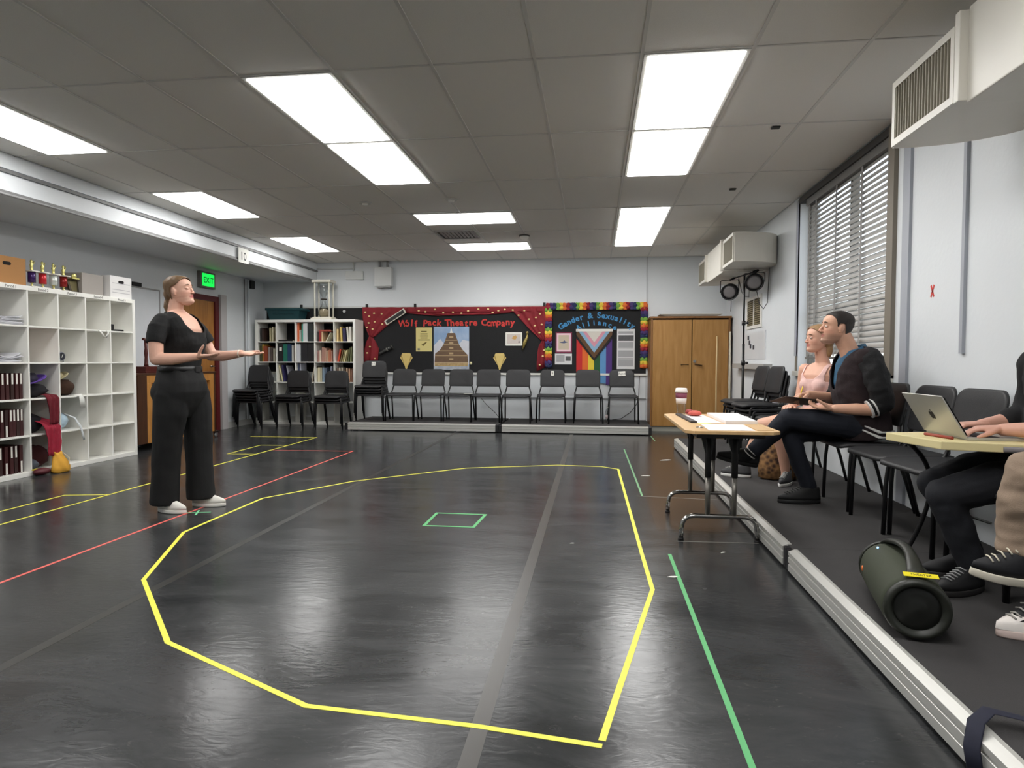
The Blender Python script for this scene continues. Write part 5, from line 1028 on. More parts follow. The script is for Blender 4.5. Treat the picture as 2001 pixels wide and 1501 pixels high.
# ================================================================== LAMP STAND WITH TWO STAGE LIGHTS
t = thing('lighting_stand', 'tall black lighting stand with a crossbar in the far right corner', 'light stand', (1.93,8.70,0)); sx, sy = 1.93, 8.70
obj('pole', MB().tube([(sx,sy,.12),(sx,sy,1.35)], .0175, 12), BLACKM, t); obj('upper_pole', MB().tube([(sx,sy,1.35),(sx,sy,2.24)], .013, 12), BLACKM, t)
for z in (1.10, 1.62): k_ = obj('collar', MB().lathe([(.026,z-.03),(.026,z+.03)], (sx,sy,0), 12), BLACKM, t); obj('knob', MB().tube([(sx,sy,z),(sx+.03,sy-.06,z)], .010, 8).ball((sx+.032,sy-.065,z), .018, 8, 6), BLACKM, k_)
for a in (.6, .6+2*PI/3, .6+4*PI/3): obj('leg', MB().tube([(sx+.018*math.cos(a),sy+.018*math.sin(a),.45),(sx+(.2)*math.cos(a),sy+.2*math.sin(a),.012)], .010, 8), BLACKM, t)
e0, e1 = Vector((1.855,9.12,2.25)), Vector((2.0,8.30,2.25)); obj('crossbar', MB().tube([e0,e1], .014, 8), BLACKM, t)
for i, (c, d) in enumerate(((Vector((1.80,8.98,2.055)), Vector((-.45,-.85,-.28))), (Vector((1.955,8.28,2.10)), Vector((-.35,-.9,-.12))))):
    d.normalize(); t = thing('stage_light', 'round black stage lamp hanging from the crossbar, %s' % ('left and farther one','right and nearer one')[i], 'stage light', (c.x,c.y,c.z-.1), 0, 'stage lamps on the stand')
    s = d.cross(Vector((0,0,1))).normalized(); u = s.cross(d); M = Matrix.Translation(c) @ Matrix((s,u,d)).transposed().to_4x4()
    obj('housing', MB().lathe([(.05,-.14),(.085,-.12),(.108,-.06),(.112,.02),(.100,.022),(.098,.0)], (0,0,0), 28).xf(M), BLACKM, t)
    obj('lens', MB().lathe([(.098,.004),(.06,.009),(.003,.012)], (0,0,0), 28).xf(M), mat('lamp_lens', (120,116,116), .25), t)
    bar = e0+(e1-e0)*((c.y-e0.y)/(e1.y-e0.y)); hs = Vector((s.x,s.y,0)).normalized()*.122
    obj('yoke', MB().tube([c+hs, Vector((c.x,c.y,bar.z-.05))+hs, Vector((c.x,c.y,bar.z-.035))+hs*.9, Vector((c.x,c.y,bar.z-.035))-hs*.9, Vector((c.x,c.y,bar.z-.05))-hs, c-hs], [(.014,.005)]*6, 8, side=d), BLACKM, t)
    obj('clamp', MB().tube([(c.x,c.y,bar.z-.035),(bar.x,c.y,bar.z)], .012, 8), BLACKM, t)
single('lamp_cable', MB().tube([(1.97,8.40,2.24),(2.02,8.42,2.0),(2.06,8.45,1.85),(2.10,8.40,1.78),(2.12,8.30,1.85),(2.12,8.25,2.2),(2.13,8.28,2.28)], .005, 6), mat('cable_grey', (70,70,72), .6), 'grey cable looping below the right stage lamp', 'cable')
single('lamp_cable', MB().tube([(1.9,8.9,2.23),(1.93,8.86,2.05),(1.95,8.8,1.98),(1.99,8.7,1.96),(1.97,8.6,2.1),(1.96,8.55,2.24)], .005, 6), mat('cable_grey', (70,70,72), .6), 'grey cable hanging between the two stage lamps', 'cable')
single('drop_cable', MB().tube([(2.10,10.36,1.90),(2.11,10.36,2.28)], .005, 6), mat('cable_grey', (70,70,72), .6), 'thin cable dropping from the far air unit to the cabinet', 'cable')
# patterned bag between the chairs
def pattern_mat():
    m = bpy.data.materials.new('leopard_cloth'); m.use_nodes = True; t_ = m.node_tree; p = t_.nodes['Principled BSDF']; p.inputs['Roughness'].default_value = .7
    tc = t_.nodes.new('ShaderNodeTexCoord'); v = t_.nodes.new('ShaderNodeTexVoronoi'); v.inputs['Scale'].default_value = 26; t_.links.new(tc.outputs['Object'], v.inputs['Vector'])
    r = t_.nodes.new('ShaderNodeValToRGB'); e = r.color_ramp.elements; e[0].color = col((54,32,22)); e[1].color = col((156,116,72)); e[0].position = .2; e[1].position = .75
    t_.links.new(v.outputs['Distance'], r.inputs[0]); t_.links.new(r.outputs[0], p.inputs['Base Color']); return m
t = thing('patterned_tote', 'brown and gold patterned cloth bag on the platform behind the man', 'bag', (1.55,5.62,PZ))
obj('bag_body', MB().rings([[(1.55+(.17 if k<4 else .15)*w_*math.cos(a), 5.62+.09*w_*math.sin(a), PZ+h) for a in [2*PI*q/24 for q in range(24)]] for k, (h, w_) in enumerate(((.004,.8),(.02,.98),(.10,1.0),(.20,.92),(.29,.78),(.34,.62)))]).xf(Matrix.Identity(4)), pattern_mat(), t)
for s in (-1,1): obj('handle', MB().tube([(1.50,5.62+s*.03,PZ+.33),(1.50,5.62+s*.05,PZ+.42),(1.60,5.62+s*.05,PZ+.42),(1.61,5.62+s*.03,PZ+.33)], .008, 8), mat('bag_leather', (70,44,30), .6), t)
# ================================================================== PEOPLE
def V(*a): return Vector(a)
def blob(mb, voxel=.006, smooth=6, factor=.5, wrinkle=None, cut=None, thick=0.0):
    # fuse overlapping closed shapes into one continuous surface
    me = bpy.data.meshes.new('blob'); me.from_pydata(mb.v, [], mb.f); bm = bmesh.new(); bm.from_mesh(me); bmesh.ops.recalc_face_normals(bm, faces=bm.faces); bm.to_mesh(me); bm.free()
    o = bpy.data.objects.new('blob', me); C.objects.link(o)
    r = o.modifiers.new('r', 'REMESH'); r.mode = 'VOXEL'; r.voxel_size = voxel; r.use_smooth_shade = True
    s = o.modifiers.new('s', 'SMOOTH'); s.factor = factor; s.iterations = smooth
    dg = bpy.context.evaluated_depsgraph_get(); out = bpy.data.meshes.new_from_object(o.evaluated_get(dg)); bpy.data.objects.remove(o); bpy.data.meshes.remove(me)
    if wrinkle or cut or thick:
        bm = bmesh.new(); bm.from_mesh(out)
        if wrinkle:
            amp, sc_ = wrinkle; bm.normal_update()
            for v in bm.verts:
                q = Vector((v.co.x*sc_[0], v.co.y*sc_[1], v.co.z*sc_[2])); k = noise.noise(q)+.5*noise.noise(q*2.1+Vector((3,1,7)))
                v.co += v.normal*amp*k
        if cut:
            bmesh.ops.delete(bm, geom=[v for v in bm.verts if cut(v.co)], context='VERTS')
            bd_ = [v for v in bm.verts if v.is_boundary]
            for _ in range(10):
                nw = {}
                for v in bd_:
                    nb = [e.other_vert(v).co for e in v.link_edges if e.is_boundary]
                    if len(nb) == 2: nw[v] = v.co*.4+(nb[0]+nb[1])*.3
                for v, c in nw.items(): v.co = c
        if thick: bmesh.ops.solidify(bm, geom=list(bm.faces), thickness=thick)
        bm.to_mesh(out); bm.free()
    out.polygons.foreach_set('use_smooth', [True]*len(out.polygons)); out.materials.clear()
    return out
def ell(mb, c, r, rot=None): return mb.ball(c, r, 20, 14, rot)
def limb(mb, pts, rs, side=None, n=16):
    pts = [Vector(p) for p in pts]; mb.tube(pts, rs, n, side=side)
    for p, r in zip(pts, rs):
        q = r if not isinstance(r, tuple) else min(r); ell(mb, p, q*.99)
    return mb
def hand(mb, wrist, d, nrm, thumb_side, curl=(.25,.3,.3,.35), spread=.10, thumb=(.75,.65,.25), sc_=1.0, thumb_curl=.25):
    # d: finger direction, nrm: direction the palm faces, thumb_side: +1/-1 along d x nrm
    w0 = Vector(wrist); d = Vector(d).normalized(); nn = Vector(nrm); nn = (nn-d*nn.dot(d)).normalized(); t = d.cross(nn)*thumb_side
    s = sc_
    mb.tube([w0-d*.02*s, w0+d*.015*s, w0+d*.05*s, w0+d*.085*s, w0+d*.095*s], [(.026*s,.019*s),(.030*s,.018*s),(.039*s,.016*s),(.041*s,.0135*s),(.036*s,.011*s)], 16, side=t)
    for i, (off, ln, r) in enumerate(((.031,.072,.0086),(.0105,.080,.0088),(-.0105,.074,.0084),(-.030,.058,.0075))):
        dd = (d+t*(off/.031)*spread).normalized(); b = w0+d*.082*s+t*off*s; pts = [b-d*.015*s, b]; a = 0
        for j, f in enumerate((.45,.30,.25)):
            a += curl[i]*(1.0 if j else .7); v = dd*math.cos(a)+nn*math.sin(a); pts.append(pts[-1]+v*ln*f*s)
        limb(mb, pts, [r*1.05*s, r*1.05*s, r*s, r*.92*s, r*.78*s], n=10)
    tv = (d*thumb[0]+t*thumb[1]+nn*thumb[2]).normalized(); b = w0+d*.018*s+t*.022*s; p1 = b+tv*.042*s; tv2 = (tv+d*thumb_curl).normalized(); p2 = p1+tv2*.03*s; p3 = p2+tv2*.022*s
    limb(mb, [b, p1, p2, p3], [.0135*s,.0115*s,.0098*s,.0078*s], n=10)
HSEC = [(-.116,.060,.030,.016),(-.110,.078,.012,.027),(-.100,.0865,-.004,.035),(-.086,.0885,-.026,.0445),(-.070,.0845,-.046,.052),(-.055,.084,-.062,.057),(-.040,.083,-.076,.0615),(-.020,.084,-.090,.0665),(0,.0835,-.100,.070),(.020,.0855,-.107,.073),(.040,.0865,-.110,.0755),(.060,.082,-.109,.0755),(.080,.069,-.101,.070),(.096,.049,-.085,.059),(.108,.022,-.062,.043),(.115,-.004,-.042,.025),(.118,-.018,-.028,.008)]
def lerp_tab(tab, x):
    if x <= tab[0][0]: return tab[0][1:]
    for a, b in zip(tab, tab[1:]):
        if x <= b[0]:
            t = (x-a[0])/(b[0]-a[0]); t = t*t*(3-2*t)*.35+t*.65; return tuple(p+(q-p)*t for p, q in zip(a[1:], b[1:]))
    return tab[-1][1:]
def cr_tab(tab, x):
    # smooth (Catmull-Rom) table look-up
    i = 0
    while i < len(tab)-2 and x > tab[i+1][0]: i += 1
    a, b = tab[i], tab[i+1]; p = tab[i-1] if i else a; q = tab[i+2] if i+2 < len(tab) else b; t = max(0, min(1, (x-a[0])/(b[0]-a[0]))); h = b[0]-a[0]; out = []
    for k in range(1, len(a)):
        m0 = (b[k]-p[k])/max(1e-6, b[0]-p[0])*h; m1 = (q[k]-a[k])/max(1e-6, q[0]-a[0])*h
        out.append((2*t**3-3*t*t+1)*a[k]+(t**3-2*t*t+t)*m0+(-2*t**3+3*t*t)*b[k]+(t**3-t*t)*m1)
    return tuple(out)
def gs(d, s): return math.exp(-.5*(d/s)**2)
def head_prims(mb, M, s=1.0, fem=False, smile=0.0, mouth=0.0):
    # local: face looks +x, up +z; smooth skull from profile sections with face relief
    R = []; NZ, NA = 46, 56
    for i in range(NZ+1):
        z = -.116+.234*i/NZ; xf, xb, w_ = cr_tab(HSEC, z); w_ *= (.97 if fem else 1.0)
        if fem and z < -.05: w_ *= .94
        cx = -.012 if z > -.09 else .02; cx = min(cx, xf-.01); cx = max(cx, xb+.006); ring = []
        for k in range(NA):
            a = 2*PI*k/NA; ca, sa = math.cos(a), math.sin(a); ex = .92
            x = cx+((xf-cx) if ca > 0 else (cx-xb))*math.copysign(abs(ca)**ex, ca); y = w_*math.copysign(abs(sa)**(.88 if ca > 0 else .95), sa)
            if x > .015:
                f = min(1, (x-.015)/.03); ay_ = abs(y); d = 0
                d -= .0085*gs(ay_-.031,.0125)*gs(z-.006,.0095)                         # eye sockets
                d += (.0022 if fem else .0038)*gs(ay_-.024,.020)*gs(z-.0265,.007)        # brow
                d += .0035*gs(ay_-.043,.016)*gs(z+.028,.016)                            # cheeks
                d += .0030*gs(y,.022)*gs(z+.057,.014)                                   # mouth mound
                d += .0042*gs(y,.017)*gs(z+.0520,.0040)+.0048*gs(y,.015)*gs(z+.0650,.0048)-(.0040+mouth)*gs(y,.02)*gs(z+.0585,.0028)
                d -= .0030*gs(y,.018)*gs(z+.0775,.005)                                  # under the lip
                d += .0040*gs(y,.015)*gs(z+.098,.010)
                d -= .0025*gs(ay_-.030,.008)*gs(z+.050,.012)                            # folds beside the mouth
                x += d*f
                if d: y += d*f*.5*math.copysign(1, y)*(ay_/.06)
            ring.append(M @ Vector((x*s, y*s, z*s)))
        R.append(ring)
    mb.rings(R); R3 = M.to_3x3()
    def e(c, r, rot=None): ell(mb, M @ Vector([q*s for q in c]), tuple(q*s for q in r), R3 @ rot if rot else R3)
    nl = .72 if fem else .95; nr = .84 if fem else 1.0
    mb.tube([M @ Vector((.0795*s,0,.020*s)), M @ Vector((.0885*s,0,.004*s)), M @ Vector(((.0835+.0195*nl)*s,0,-.018*s)), M @ Vector(((.0835+.0235*nl)*s,0,-.0275*s)), M @ Vector((.093*s,0,-.038*s))], [.0068*s*nr,.0078*s*nr,.0095*s*nr,.0105*s*nr,.0075*s*nr], 14)
    for q in (-1, 1):
        e((.0955,q*.0105,-.0325), (.0100,.0070,.0068)); e((.0735,q*.031,.0045), (.0100,.0145,.0095)); e((-.014,q*.0735,-.002), (.019,.008,.031), Matrix.Rotation(q*.38,3,'Z') @ Matrix.Rotation(-.15,3,'Y')); e((-.010,q*.0715,-.030), (.010,.006,.009))
        e((-.004,q*.070,-.004), (.012,.008,.016))
def skin_mesh(me, M, s, base, lip, stubble=None, flush=(206,120,104), fl=.25):
    # natural skin colours: lips, a flush on cheeks and nose, stubble
    at = me.color_attributes.new('tint', 'FLOAT_COLOR', 'POINT'); IM = M.inverted(); b = Vector(col(base)[:3]); L = Vector(col(lip)[:3]); Fl = Vector(col(flush)[:3]); S = Vector(col(stubble)[:3]) if stubble else None
    for i, v in enumerate(me.vertices):
        c = b.copy(); p = IM @ v.co; x, y, z = p.x/s, abs(p.y)/s, p.z/s
        if -.2 < x < .15 and y < .1 and -.13 < z < .13:
            if x > .03: c = c.lerp(Fl, min(.6, fl*(gs(y-.042,.018)*gs(z+.03,.018)+.9*gs(y,.012)*gs(z+.028,.012))))
            if S is not None:
                k = max(0, min(1, (-.040-z)/.02))*max(0, min(1, (x+.045)/.03))*(1-.8*gs(y,.02)*gs(z+.058,.008)); k2 = gs(y,.018)*gs(z+.043,.005)*.6 if x > .05 else 0
                if z < -.108: k *= .6
                c = c.lerp(S, max(k, k2)*.55)
            if x > .06: c = c.lerp(L, min(1, 1.7*max(0, 1-(y/.0265)**2)*gs(z+.0585,.0066)))
        at.data[i].color = (c.x, c.y, c.z, 1)
    return me
def skin_mat():
    m = bpy.data.materials.new('skin'); m.use_nodes = True; t_ = m.node_tree; p = t_.nodes['Principled BSDF']; p.inputs['Roughness'].default_value = .48; p.inputs['Specular IOR Level'].default_value = .4
    a = t_.nodes.new('ShaderNodeAttribute'); a.attribute_name = 'tint'; tc = t_.nodes.new('ShaderNodeTexCoord'); n = t_.nodes.new('ShaderNodeTexNoise'); n.inputs['Scale'].default_value = 26; t_.links.new(tc.outputs['Object'], n.inputs['Vector'])
    mr = t_.nodes.new('ShaderNodeMapRange'); mr.inputs[3].default_value = .93; mr.inputs[4].default_value = 1.06; t_.links.new(n.outputs['Fac'], mr.inputs[0])
    mx = t_.nodes.new('ShaderNodeMix'); mx.data_type = 'RGBA'; mx.blend_type = 'MULTIPLY'; mx.inputs[0].default_value = 1; t_.links.new(a.outputs['Color'], mx.inputs[6]); t_.links.new(mr.outputs[0], mx.inputs[7]); t_.links.new(mx.outputs[2], p.inputs['Base Color']); return m
SKIN = skin_mat()
def face_parts(t, M, s=1.0, brow=(84,60,44), closed=False):
    def P(*c): return M @ Vector([q*s for q in c])
    R = M.to_3x3()
    obj('mouth', MB().tube([P(.0790,-.0225,-.0570), P(.0845,-.011,-.0585), P(.0862,0,-.0588), P(.0845,.011,-.0585), P(.0790,.0225,-.0570)], [.0010*s,.0017*s,.0019*s,.0017*s,.0010*s], 6), mat('mouth_line', (104,48,46), .6), t)
    for q in (-1, 1):
        obj('eyebrow', MB().tube([P(.0872,q*.013,.0318), P(.0862,q*.027,.0338), P(.0748,q*.045,.0285)], [(.0022*s,.0034*s),(.0022*s,.0036*s),(.0014*s,.002*s)], 8), mat('brow_%d' % brow[0], brow, .85), t)
        if closed: obj('eyelashes', MB().tube([P(.0805,q*.018,.001), P(.0838,q*.030,-.0025), P(.0765,q*.0425,.0005)], .0014*s, 6), mat('lash_dark', (58,42,34), .7), t)
        else:
            eb = obj('eye', ell(MB(), P(.0762,q*.031,.0030), (.0088*s,.0118*s,.0072*s), R), mat('eye_white', (214,206,198), .3), t); obj('iris', ell(MB(), P(.0843,q*.0302,.0030), (.0016*s,.0050*s,.0052*s), R), mat('iris_brown', (48,36,30), .3), eb)
            obj('eyelashes', MB().tube([P(.0806,q*.019,.0088), P(.0838,q*.030,.0116), P(.0762,q*.0425,.0088)], .0012*s, 6), mat('lash_dark', (58,42,34), .7), t)
def hairline(tab, M, s):
    IM = M.inverted(); T = [(a*1.0, b) for a, b in tab]
    def cut(co):
        p = IM @ co; return p.z/s < lerp_tab(T, p.x/s)[0]
    return cut
def shoe(t, toe_dir, heel, L=.27, rgb=(232,230,224), sole=(240,238,232), W=.085, tilt=None, high=.075, nm='shoe', lace=None, toecap=None, sole_h=.026, side=None):
    # heel: world position of the heel bottom; toe_dir: direction; tilt: matrix applied about the heel
    d = Vector(toe_dir).normalized(); up = Vector((0,0,1)) if tilt is None else Vector(tilt); up = (up-d*up.dot(d)).normalized(); s = up.cross(d); h = Vector(heel)
    M = Matrix.Translation(h) @ Matrix((d, s, up)).transposed().to_4x4()
    def outline(k, z, n=28):
        out = []
        for i in range(n):
            a = 2*PI*i/n; u = math.cos(a); x = L/2+L/2*u*k; wd = W/2*(1.0-.16*(1-u)*.5+.10*math.sin((x/L)*PI)); wd *= (1 if x < L*.75 else max(.0, 1-((x-L*.75)/(L*.30))**2)**.5)
            out.append(M @ Vector((x, math.sin(a)**1*wd*k, z)))
        return out
    so_ = obj('sole', MB().rings([outline(.97,0),outline(1.0,.006),outline(1.0,sole_h-.004),outline(.97,sole_h)]), mat('sole_%d_%d' % (sole[0], sole[2]), sole, .6), t)
    R = []
    for (x0, x1, z) in ((0.0,1.0,sole_h),(0.0,.99,sole_h+.022),(.005,.93,sole_h+.038),(.012,.77,sole_h+.054),(.025,.60,max(high,sole_h+.068)),(.045,.50,max(high,sole_h+.068)+.014)):
        ring = []
        for i in range(24):
            a = 2*PI*i/24; u = math.cos(a); x = L*(x0+(x1-x0)*(u*.5+.5)); f = (z-sole_h)/(high); wd = W/2*.94*(1-.38*f)
            if x > L*.72: wd *= max(.12, 1-((x-L*.72)/(L*.32))**2)**.5
            zz = z-(.010*(u>.2)*(u-.2) if z > sole_h+.03 else 0); ring.append(M @ Vector((x, math.sin(a)*wd, zz)))
        R.append(ring)
    up_ = obj('upper', MB().rings(R), mat('upper_%d_%d_%d' % rgb, rgb, .7, nscale=40, namt=.08), t)
    if lace:
        for k in range(6):
            x = L*(.50+.062*k); hh_ = max(high, sole_h+.068); z = lerp_tab([(.45,hh_+.014),(.60,hh_-.004),(.77,sole_h+.048),(.93,sole_h+.032)], x/L)[0]+.003; w_ = W*.24
            obj('lace', MB().tube([M @ Vector((x,-w_,z-.006)), M @ Vector((x+.004,0,z+.003)), M @ Vector((x,w_,z-.006))], .0032, 6), mat('lace_%d' % lace[0], lace, .7), up_)
    if toecap:
        bm = bmesh.new(); bm.from_mesh(up_.data); iv = INV[rootof(t).name]; IMs = (iv @ M).inverted(); bm.normal_update()
        bmesh.ops.delete(bm, geom=[f for f in bm.faces if (IMs @ f.calc_center_median()).x < L*.76], context='FACES')
        for v in bm.verts: v.co += v.normal*.002
        me = bpy.data.meshes.new('toe_cap'); bm.to_mesh(me); bm.free(); obj('toe_cap', me, mat('toecap', toecap, .45), up_, world=False)
    return M
def torso(mb, secs, axis_side=(0,1,0), n=28):
    # secs: (centre, half depth, half width) bottom to top; side axis = width direction
    R = []; sd = Vector(axis_side).normalized()
    for i, (c, rd, rw) in enumerate(secs):
        c = Vector(c); fw = Vector((0,0,1)).cross(sd)
        if i == 0: tt = Vector(secs[1][0])-c
        elif i == len(secs)-1: tt = c-Vector(secs[i-1][0])
        else: tt = Vector(secs[i+1][0])-Vector(secs[i-1][0])
        fw = sd.cross(tt.normalized()).normalized(); ring = []
        for k in range(n):
            a = 2*PI*k/n; ca, sa = math.cos(a), math.sin(a); ring.append(c+fw*rd*math.copysign(abs(ca)**.85, ca)+sd*rw*math.copysign(abs(sa)**.85, sa))
        R.append(ring)
    return mb.rings(R)
def hmat(c, fwd, up=(0,0,1)):
    f = Vector(fwd).normalized(); u = Vector(up); u = (u-f*u.dot(f)).normalized(); return Matrix.Translation(c) @ Matrix((f, u.cross(f), u)).transposed().to_4x4()
# ------------------------------------------------------------------ standing woman in black
wx, wy = -3.06, 4.42
t = thing('person', 'standing woman in black top and wide black trousers holding out open hands', 'person', (wx,wy,0))
HM = hmat((-3.058, wy, 1.628), (.975,.02,.20)); HS = .97; sk = MB(); head_prims(sk, HM, HS, True, mouth=.002)
limb(sk, [(-3.085,wy,1.585),(-3.098,wy,1.51),(-3.105,wy,1.44)], [.050,.052,.060])
torso(sk, [((-3.07,wy,1.15),.10,.13),((-3.045,wy,1.25),.112,.140),((-3.045,wy,1.33),.112,.150),((-3.07,wy,1.40),.090,.155),((-3.09,wy,1.445),.066,.115),((-3.10,wy,1.48),.052,.062)])
limb(sk, [(-3.10,wy-.165,1.385),(-3.10,wy-.225,1.26),(-3.085,wy-.24,1.125)], [.054,.052,.045]); limb(sk, [(-3.085,wy-.24,1.125),(-2.97,wy-.23,1.125),(-2.80,wy-.205,1.142)], [.045,.042,.028])
hand(sk, (-2.795,wy-.204,1.142), (.98,.12,.03), (-.15,.15,1), 1, curl=(.12,.18,.22,.28), thumb=(.45,.45,.75), sc_=1.0)
limb(sk, [(-3.08,wy+.165,1.385),(-3.02,wy+.22,1.27),(-2.97,wy+.235,1.155)], [.054,.051,.044]); limb(sk, [(-2.97,wy+.235,1.155),(-2.86,wy+.225,1.15),(-2.70,wy+.205,1.17)], [.043,.040,.027])
hand(sk, (-2.695,wy+.204,1.17), (.985,-.02,-.06), (-.05,-.25,1), -1, curl=(.08,.12,.2,.3), thumb=(.8,.5,.1), sc_=1.02)
obj('body', skin_mesh(blob(sk, .0038, 4), HM, HS, (226,178,156), (182,92,90)), SKIN, t)
face_parts(t, HM, HS, closed=True, brow=(122,92,68))
HAIRB = mat('hair_light_brown', (112,86,58), .5, nscale=7, namt=.45, stretch=(3,40,3))
def hair_cap(M, s, extra=(), tab=(), mt=None, g=1.0, wr=(.0025,(50,50,18))):
    hb = MB(); R = []
    for i in range(31):
        z = -.075+.193*i/30; xf, xb, w_ = cr_tab(HSEC, z); cx = -.012; xf, xb, w_ = xf+.008*g, xb-.010*g, w_+.0085*g; zz = z+(.008*g if z > .06 else .008*g*max(0,z)/.06); ring = []
        for k in range(40):
            a = 2*PI*k/40; ca, sa = math.cos(a), math.sin(a); x = cx+((xf-cx) if ca > 0 else (cx-xb))*math.copysign(abs(ca)**.92, ca); ring.append(M @ Vector((x*s, s*w_*math.copysign(abs(sa)**.92, sa), zz*s)))
        R.append(ring)
    hb.rings(R); R3_ = M.to_3x3()
    for c, r in extra: ell(hb, M @ Vector([q*s for q in c]), tuple(q*s for q in r), R3_)
    return blob(hb, .0042, 3, wrinkle=wr, cut=hairline(tab, M, s), thick=.004)
LONG = [(-.2,-.3),(-.052,-.3),(-.045,-.05),(-.035,.005),(-.022,.030),(.008,.034),(.030,.044),(.050,.062),(.068,.080),(.085,.098),(.12,.12)]
obj('hair', hair_cap(HM, HS, [((-.085,0,-.01),(.042,.058,.06)),((-.100,0,-.05),(.03,.036,.04))], LONG), HAIRB, t)
q = [HM @ Vector(c) for c in ((-.112,0,-.045),(-.130,.0,-.09),(-.125,.008,-.15),(-.112,.012,-.20))]; obj('ponytail', MB().tube(q, [.026,.024,.020,.008], 12), HAIRB, t)
# scoop neck black T-shirt
sh = MB(); torso(sh, [((-3.07,wy,.99),.128,.162),((-3.07,wy,1.06),.122,.152),((-3.06,wy,1.15),.126,.153),((-3.035,wy,1.25),.136,.160),((-3.04,wy,1.33),.130,.170),((-3.07,wy,1.40),.104,.172),((-3.09,wy,1.452),.080,.128),((-3.10,wy,1.487),.064,.075)])
for s_ in (-1,1): ell(sh, (-2.975,wy+s_*.062,1.262), (.066,.078,.080))
for P_, rr in (([(-3.10,wy-.150,1.39),(-3.102,wy-.195,1.34),(-3.101,wy-.222,1.275),(-3.098,wy-.232,1.235)], [.066,.068,.064,.061]), ([(-3.08,wy+.150,1.39),(-3.05,wy+.19,1.345),(-3.02,wy+.215,1.285),(-3.0,wy+.228,1.245)], [.066,.067,.063,.060])):
    sh.tube(P_, rr, 18); ell(sh, P_[0], .066)
def scut(co):
    r = abs(co.y-wy)
    if co.x > -3.105: return co.z > 1.325+14*max(0,r-.045)**2 and r < .105
    return co.z > 1.475 and r < .09
BT = mat('cotton_black', (11,11,12), .85, nscale=30, namt=.2, bump=.15, bscale=200)
obj('t_shirt', blob(sh, .0055, 5, wrinkle=(.0035,(11,11,16)), cut=scut, thick=.004), BT, t)
# wide black trousers with a belt
tr = MB(); torso(tr, [((-3.07,wy,1.075),.132,.160),((-3.07,wy,1.03),.136,.166),((-3.065,wy,.95),.158,.188),((-3.065,wy,.88),.160,.200),((-3.06,wy,.82),.140,.196),((-3.055,wy,.76),.11,.175),((-3.05,wy,.69),.06,.12)][::-1])
RL = [(-3.075,wy-.098,.86),(-3.08,wy-.11,.72),(-3.10,wy-.115,.55),(-3.12,wy-.112,.32),(-3.135,wy-.11,.062)]; LL = [(-3.045,wy+.098,.86),(-3.02,wy+.105,.72),(-3.0,wy+.10,.55),(-2.995,wy+.10,.32),(-2.985,wy+.098,.062)]
for P_ in (RL, LL): tr.tube(P_, [(.132,.108),(.122,.104),(.102,.094),(.096,.092),(.104,.098)], 20, side=(1,0,0)); ell(tr, P_[0], (.130,.106,.11))
ell(tr, (-3.125,wy-.085,.88), (.105,.105,.11)); ell(tr, (-3.125,wy+.085,.88), (.105,.105,.11))
PT = mat('twill_black', (12,12,13), .8, nscale=30, namt=.25, bump=.15, bscale=260)
obj('trousers', blob(tr, .0065, 8, wrinkle=(.006,(10,10,6))), PT, t)
obj('belt', MB().rings([[(-3.07+.140*math.cos(a), wy+.170*math.sin(a), z) for a in [2*PI*k/36 for k in range(36)]] for z in (1.03,1.07)]), mat('belt_black', (26,26,28), .5), t); obj('belt_buckle', MB().box(-2.935,-2.925,wy-.03,wy+.03,1.028,1.072), mat('buckle_dark', (44,44,46), .35), t, bevel=.004)
WS = (236,232,224)
shoe(t, (.97,-.18,0), (-3.195,wy-.10,.0012), .262, WS, (238,234,226), .092); shoe(t, (.98,.10,0), (-3.055,wy+.095,.0012), .262, WS, (238,234,226), .092)
obj('bracelet', MB().rings([[V(-2.715,wy+.206,1.168)+V(0,math.cos(a),math.sin(a))*r for a in [2*PI*k/20 for k in range(20)]] for r in (.029,.031)]).rings([[V(-2.715+dx,wy+.206,1.168)+V(0,math.cos(a),math.sin(a))*.031 for a in [2*PI*k/20 for k in range(20)]] for dx in (-.004,.004)]), mat('bracelet_white', (226,222,206), .4), t)
# ------------------------------------------------------------------ seated man with clipboard
my = 4.69
t = thing('person', 'seated man in a dark varsity jacket writing on a clipboard with legs crossed', 'person', (1.8,my,PZ))
HM = hmat((1.655,my,1.352), (-.985,-.05,.10)); sk = MB(); head_prims(sk, HM, 1.0, mouth=.001)
limb(sk, [(1.70,my,1.29),(1.735,my,1.22),(1.765,my,1.14)], [.060,.060,.068])
torso(sk, [((1.80,my,.95),.09,.14),((1.79,my,1.05),.10,.16),((1.79,my,1.13),.085,.15),((1.78,my,1.17),.06,.09)])
limb(sk, [(1.86,my-.215,.85),(1.83,my-.22,.80),(1.72,my-.21,.805),(1.595,my-.185,.806)], [.044,.044,.040,.029]); hand(sk, (1.59,my-.183,.806), (-.86,.48,.02), (0,0,1), -1, curl=(.35,.4,.4,.4), thumb=(.75,.35,.65), sc_=1.05)
limb(sk, [(1.76,my+.23,.87),(1.70,my+.22,.855),(1.62,my+.17,.865),(1.52,my+.11,.885)], [.044,.043,.039,.029]); hand(sk, (1.515,my+.107,.886), (-.90,-.42,-.10), (-.1,-.45,-.9), 1, curl=(.55,.75,.85,.9), thumb=(.75,.5,.4), sc_=1.05, thumb_curl=.6)
obj('body', skin_mesh(blob(sk, .0038, 4), HM, 1.0, (212,164,138), (172,104,94), stubble=(128,100,86)), SKIN, t)
face_parts(t, HM, 1.0, brow=(48,38,32))
HAIRD = mat('hair_dark', (34,27,23), .6, nscale=40, namt=.35)
SHORT = [(-.2,-.058),(-.050,-.058),(-.040,-.02),(-.030,.026),(.006,.028),(.010,.0),(.020,.004),(.024,.035),(.040,.064),(.056,.080),(.075,.094),(.12,.12)]
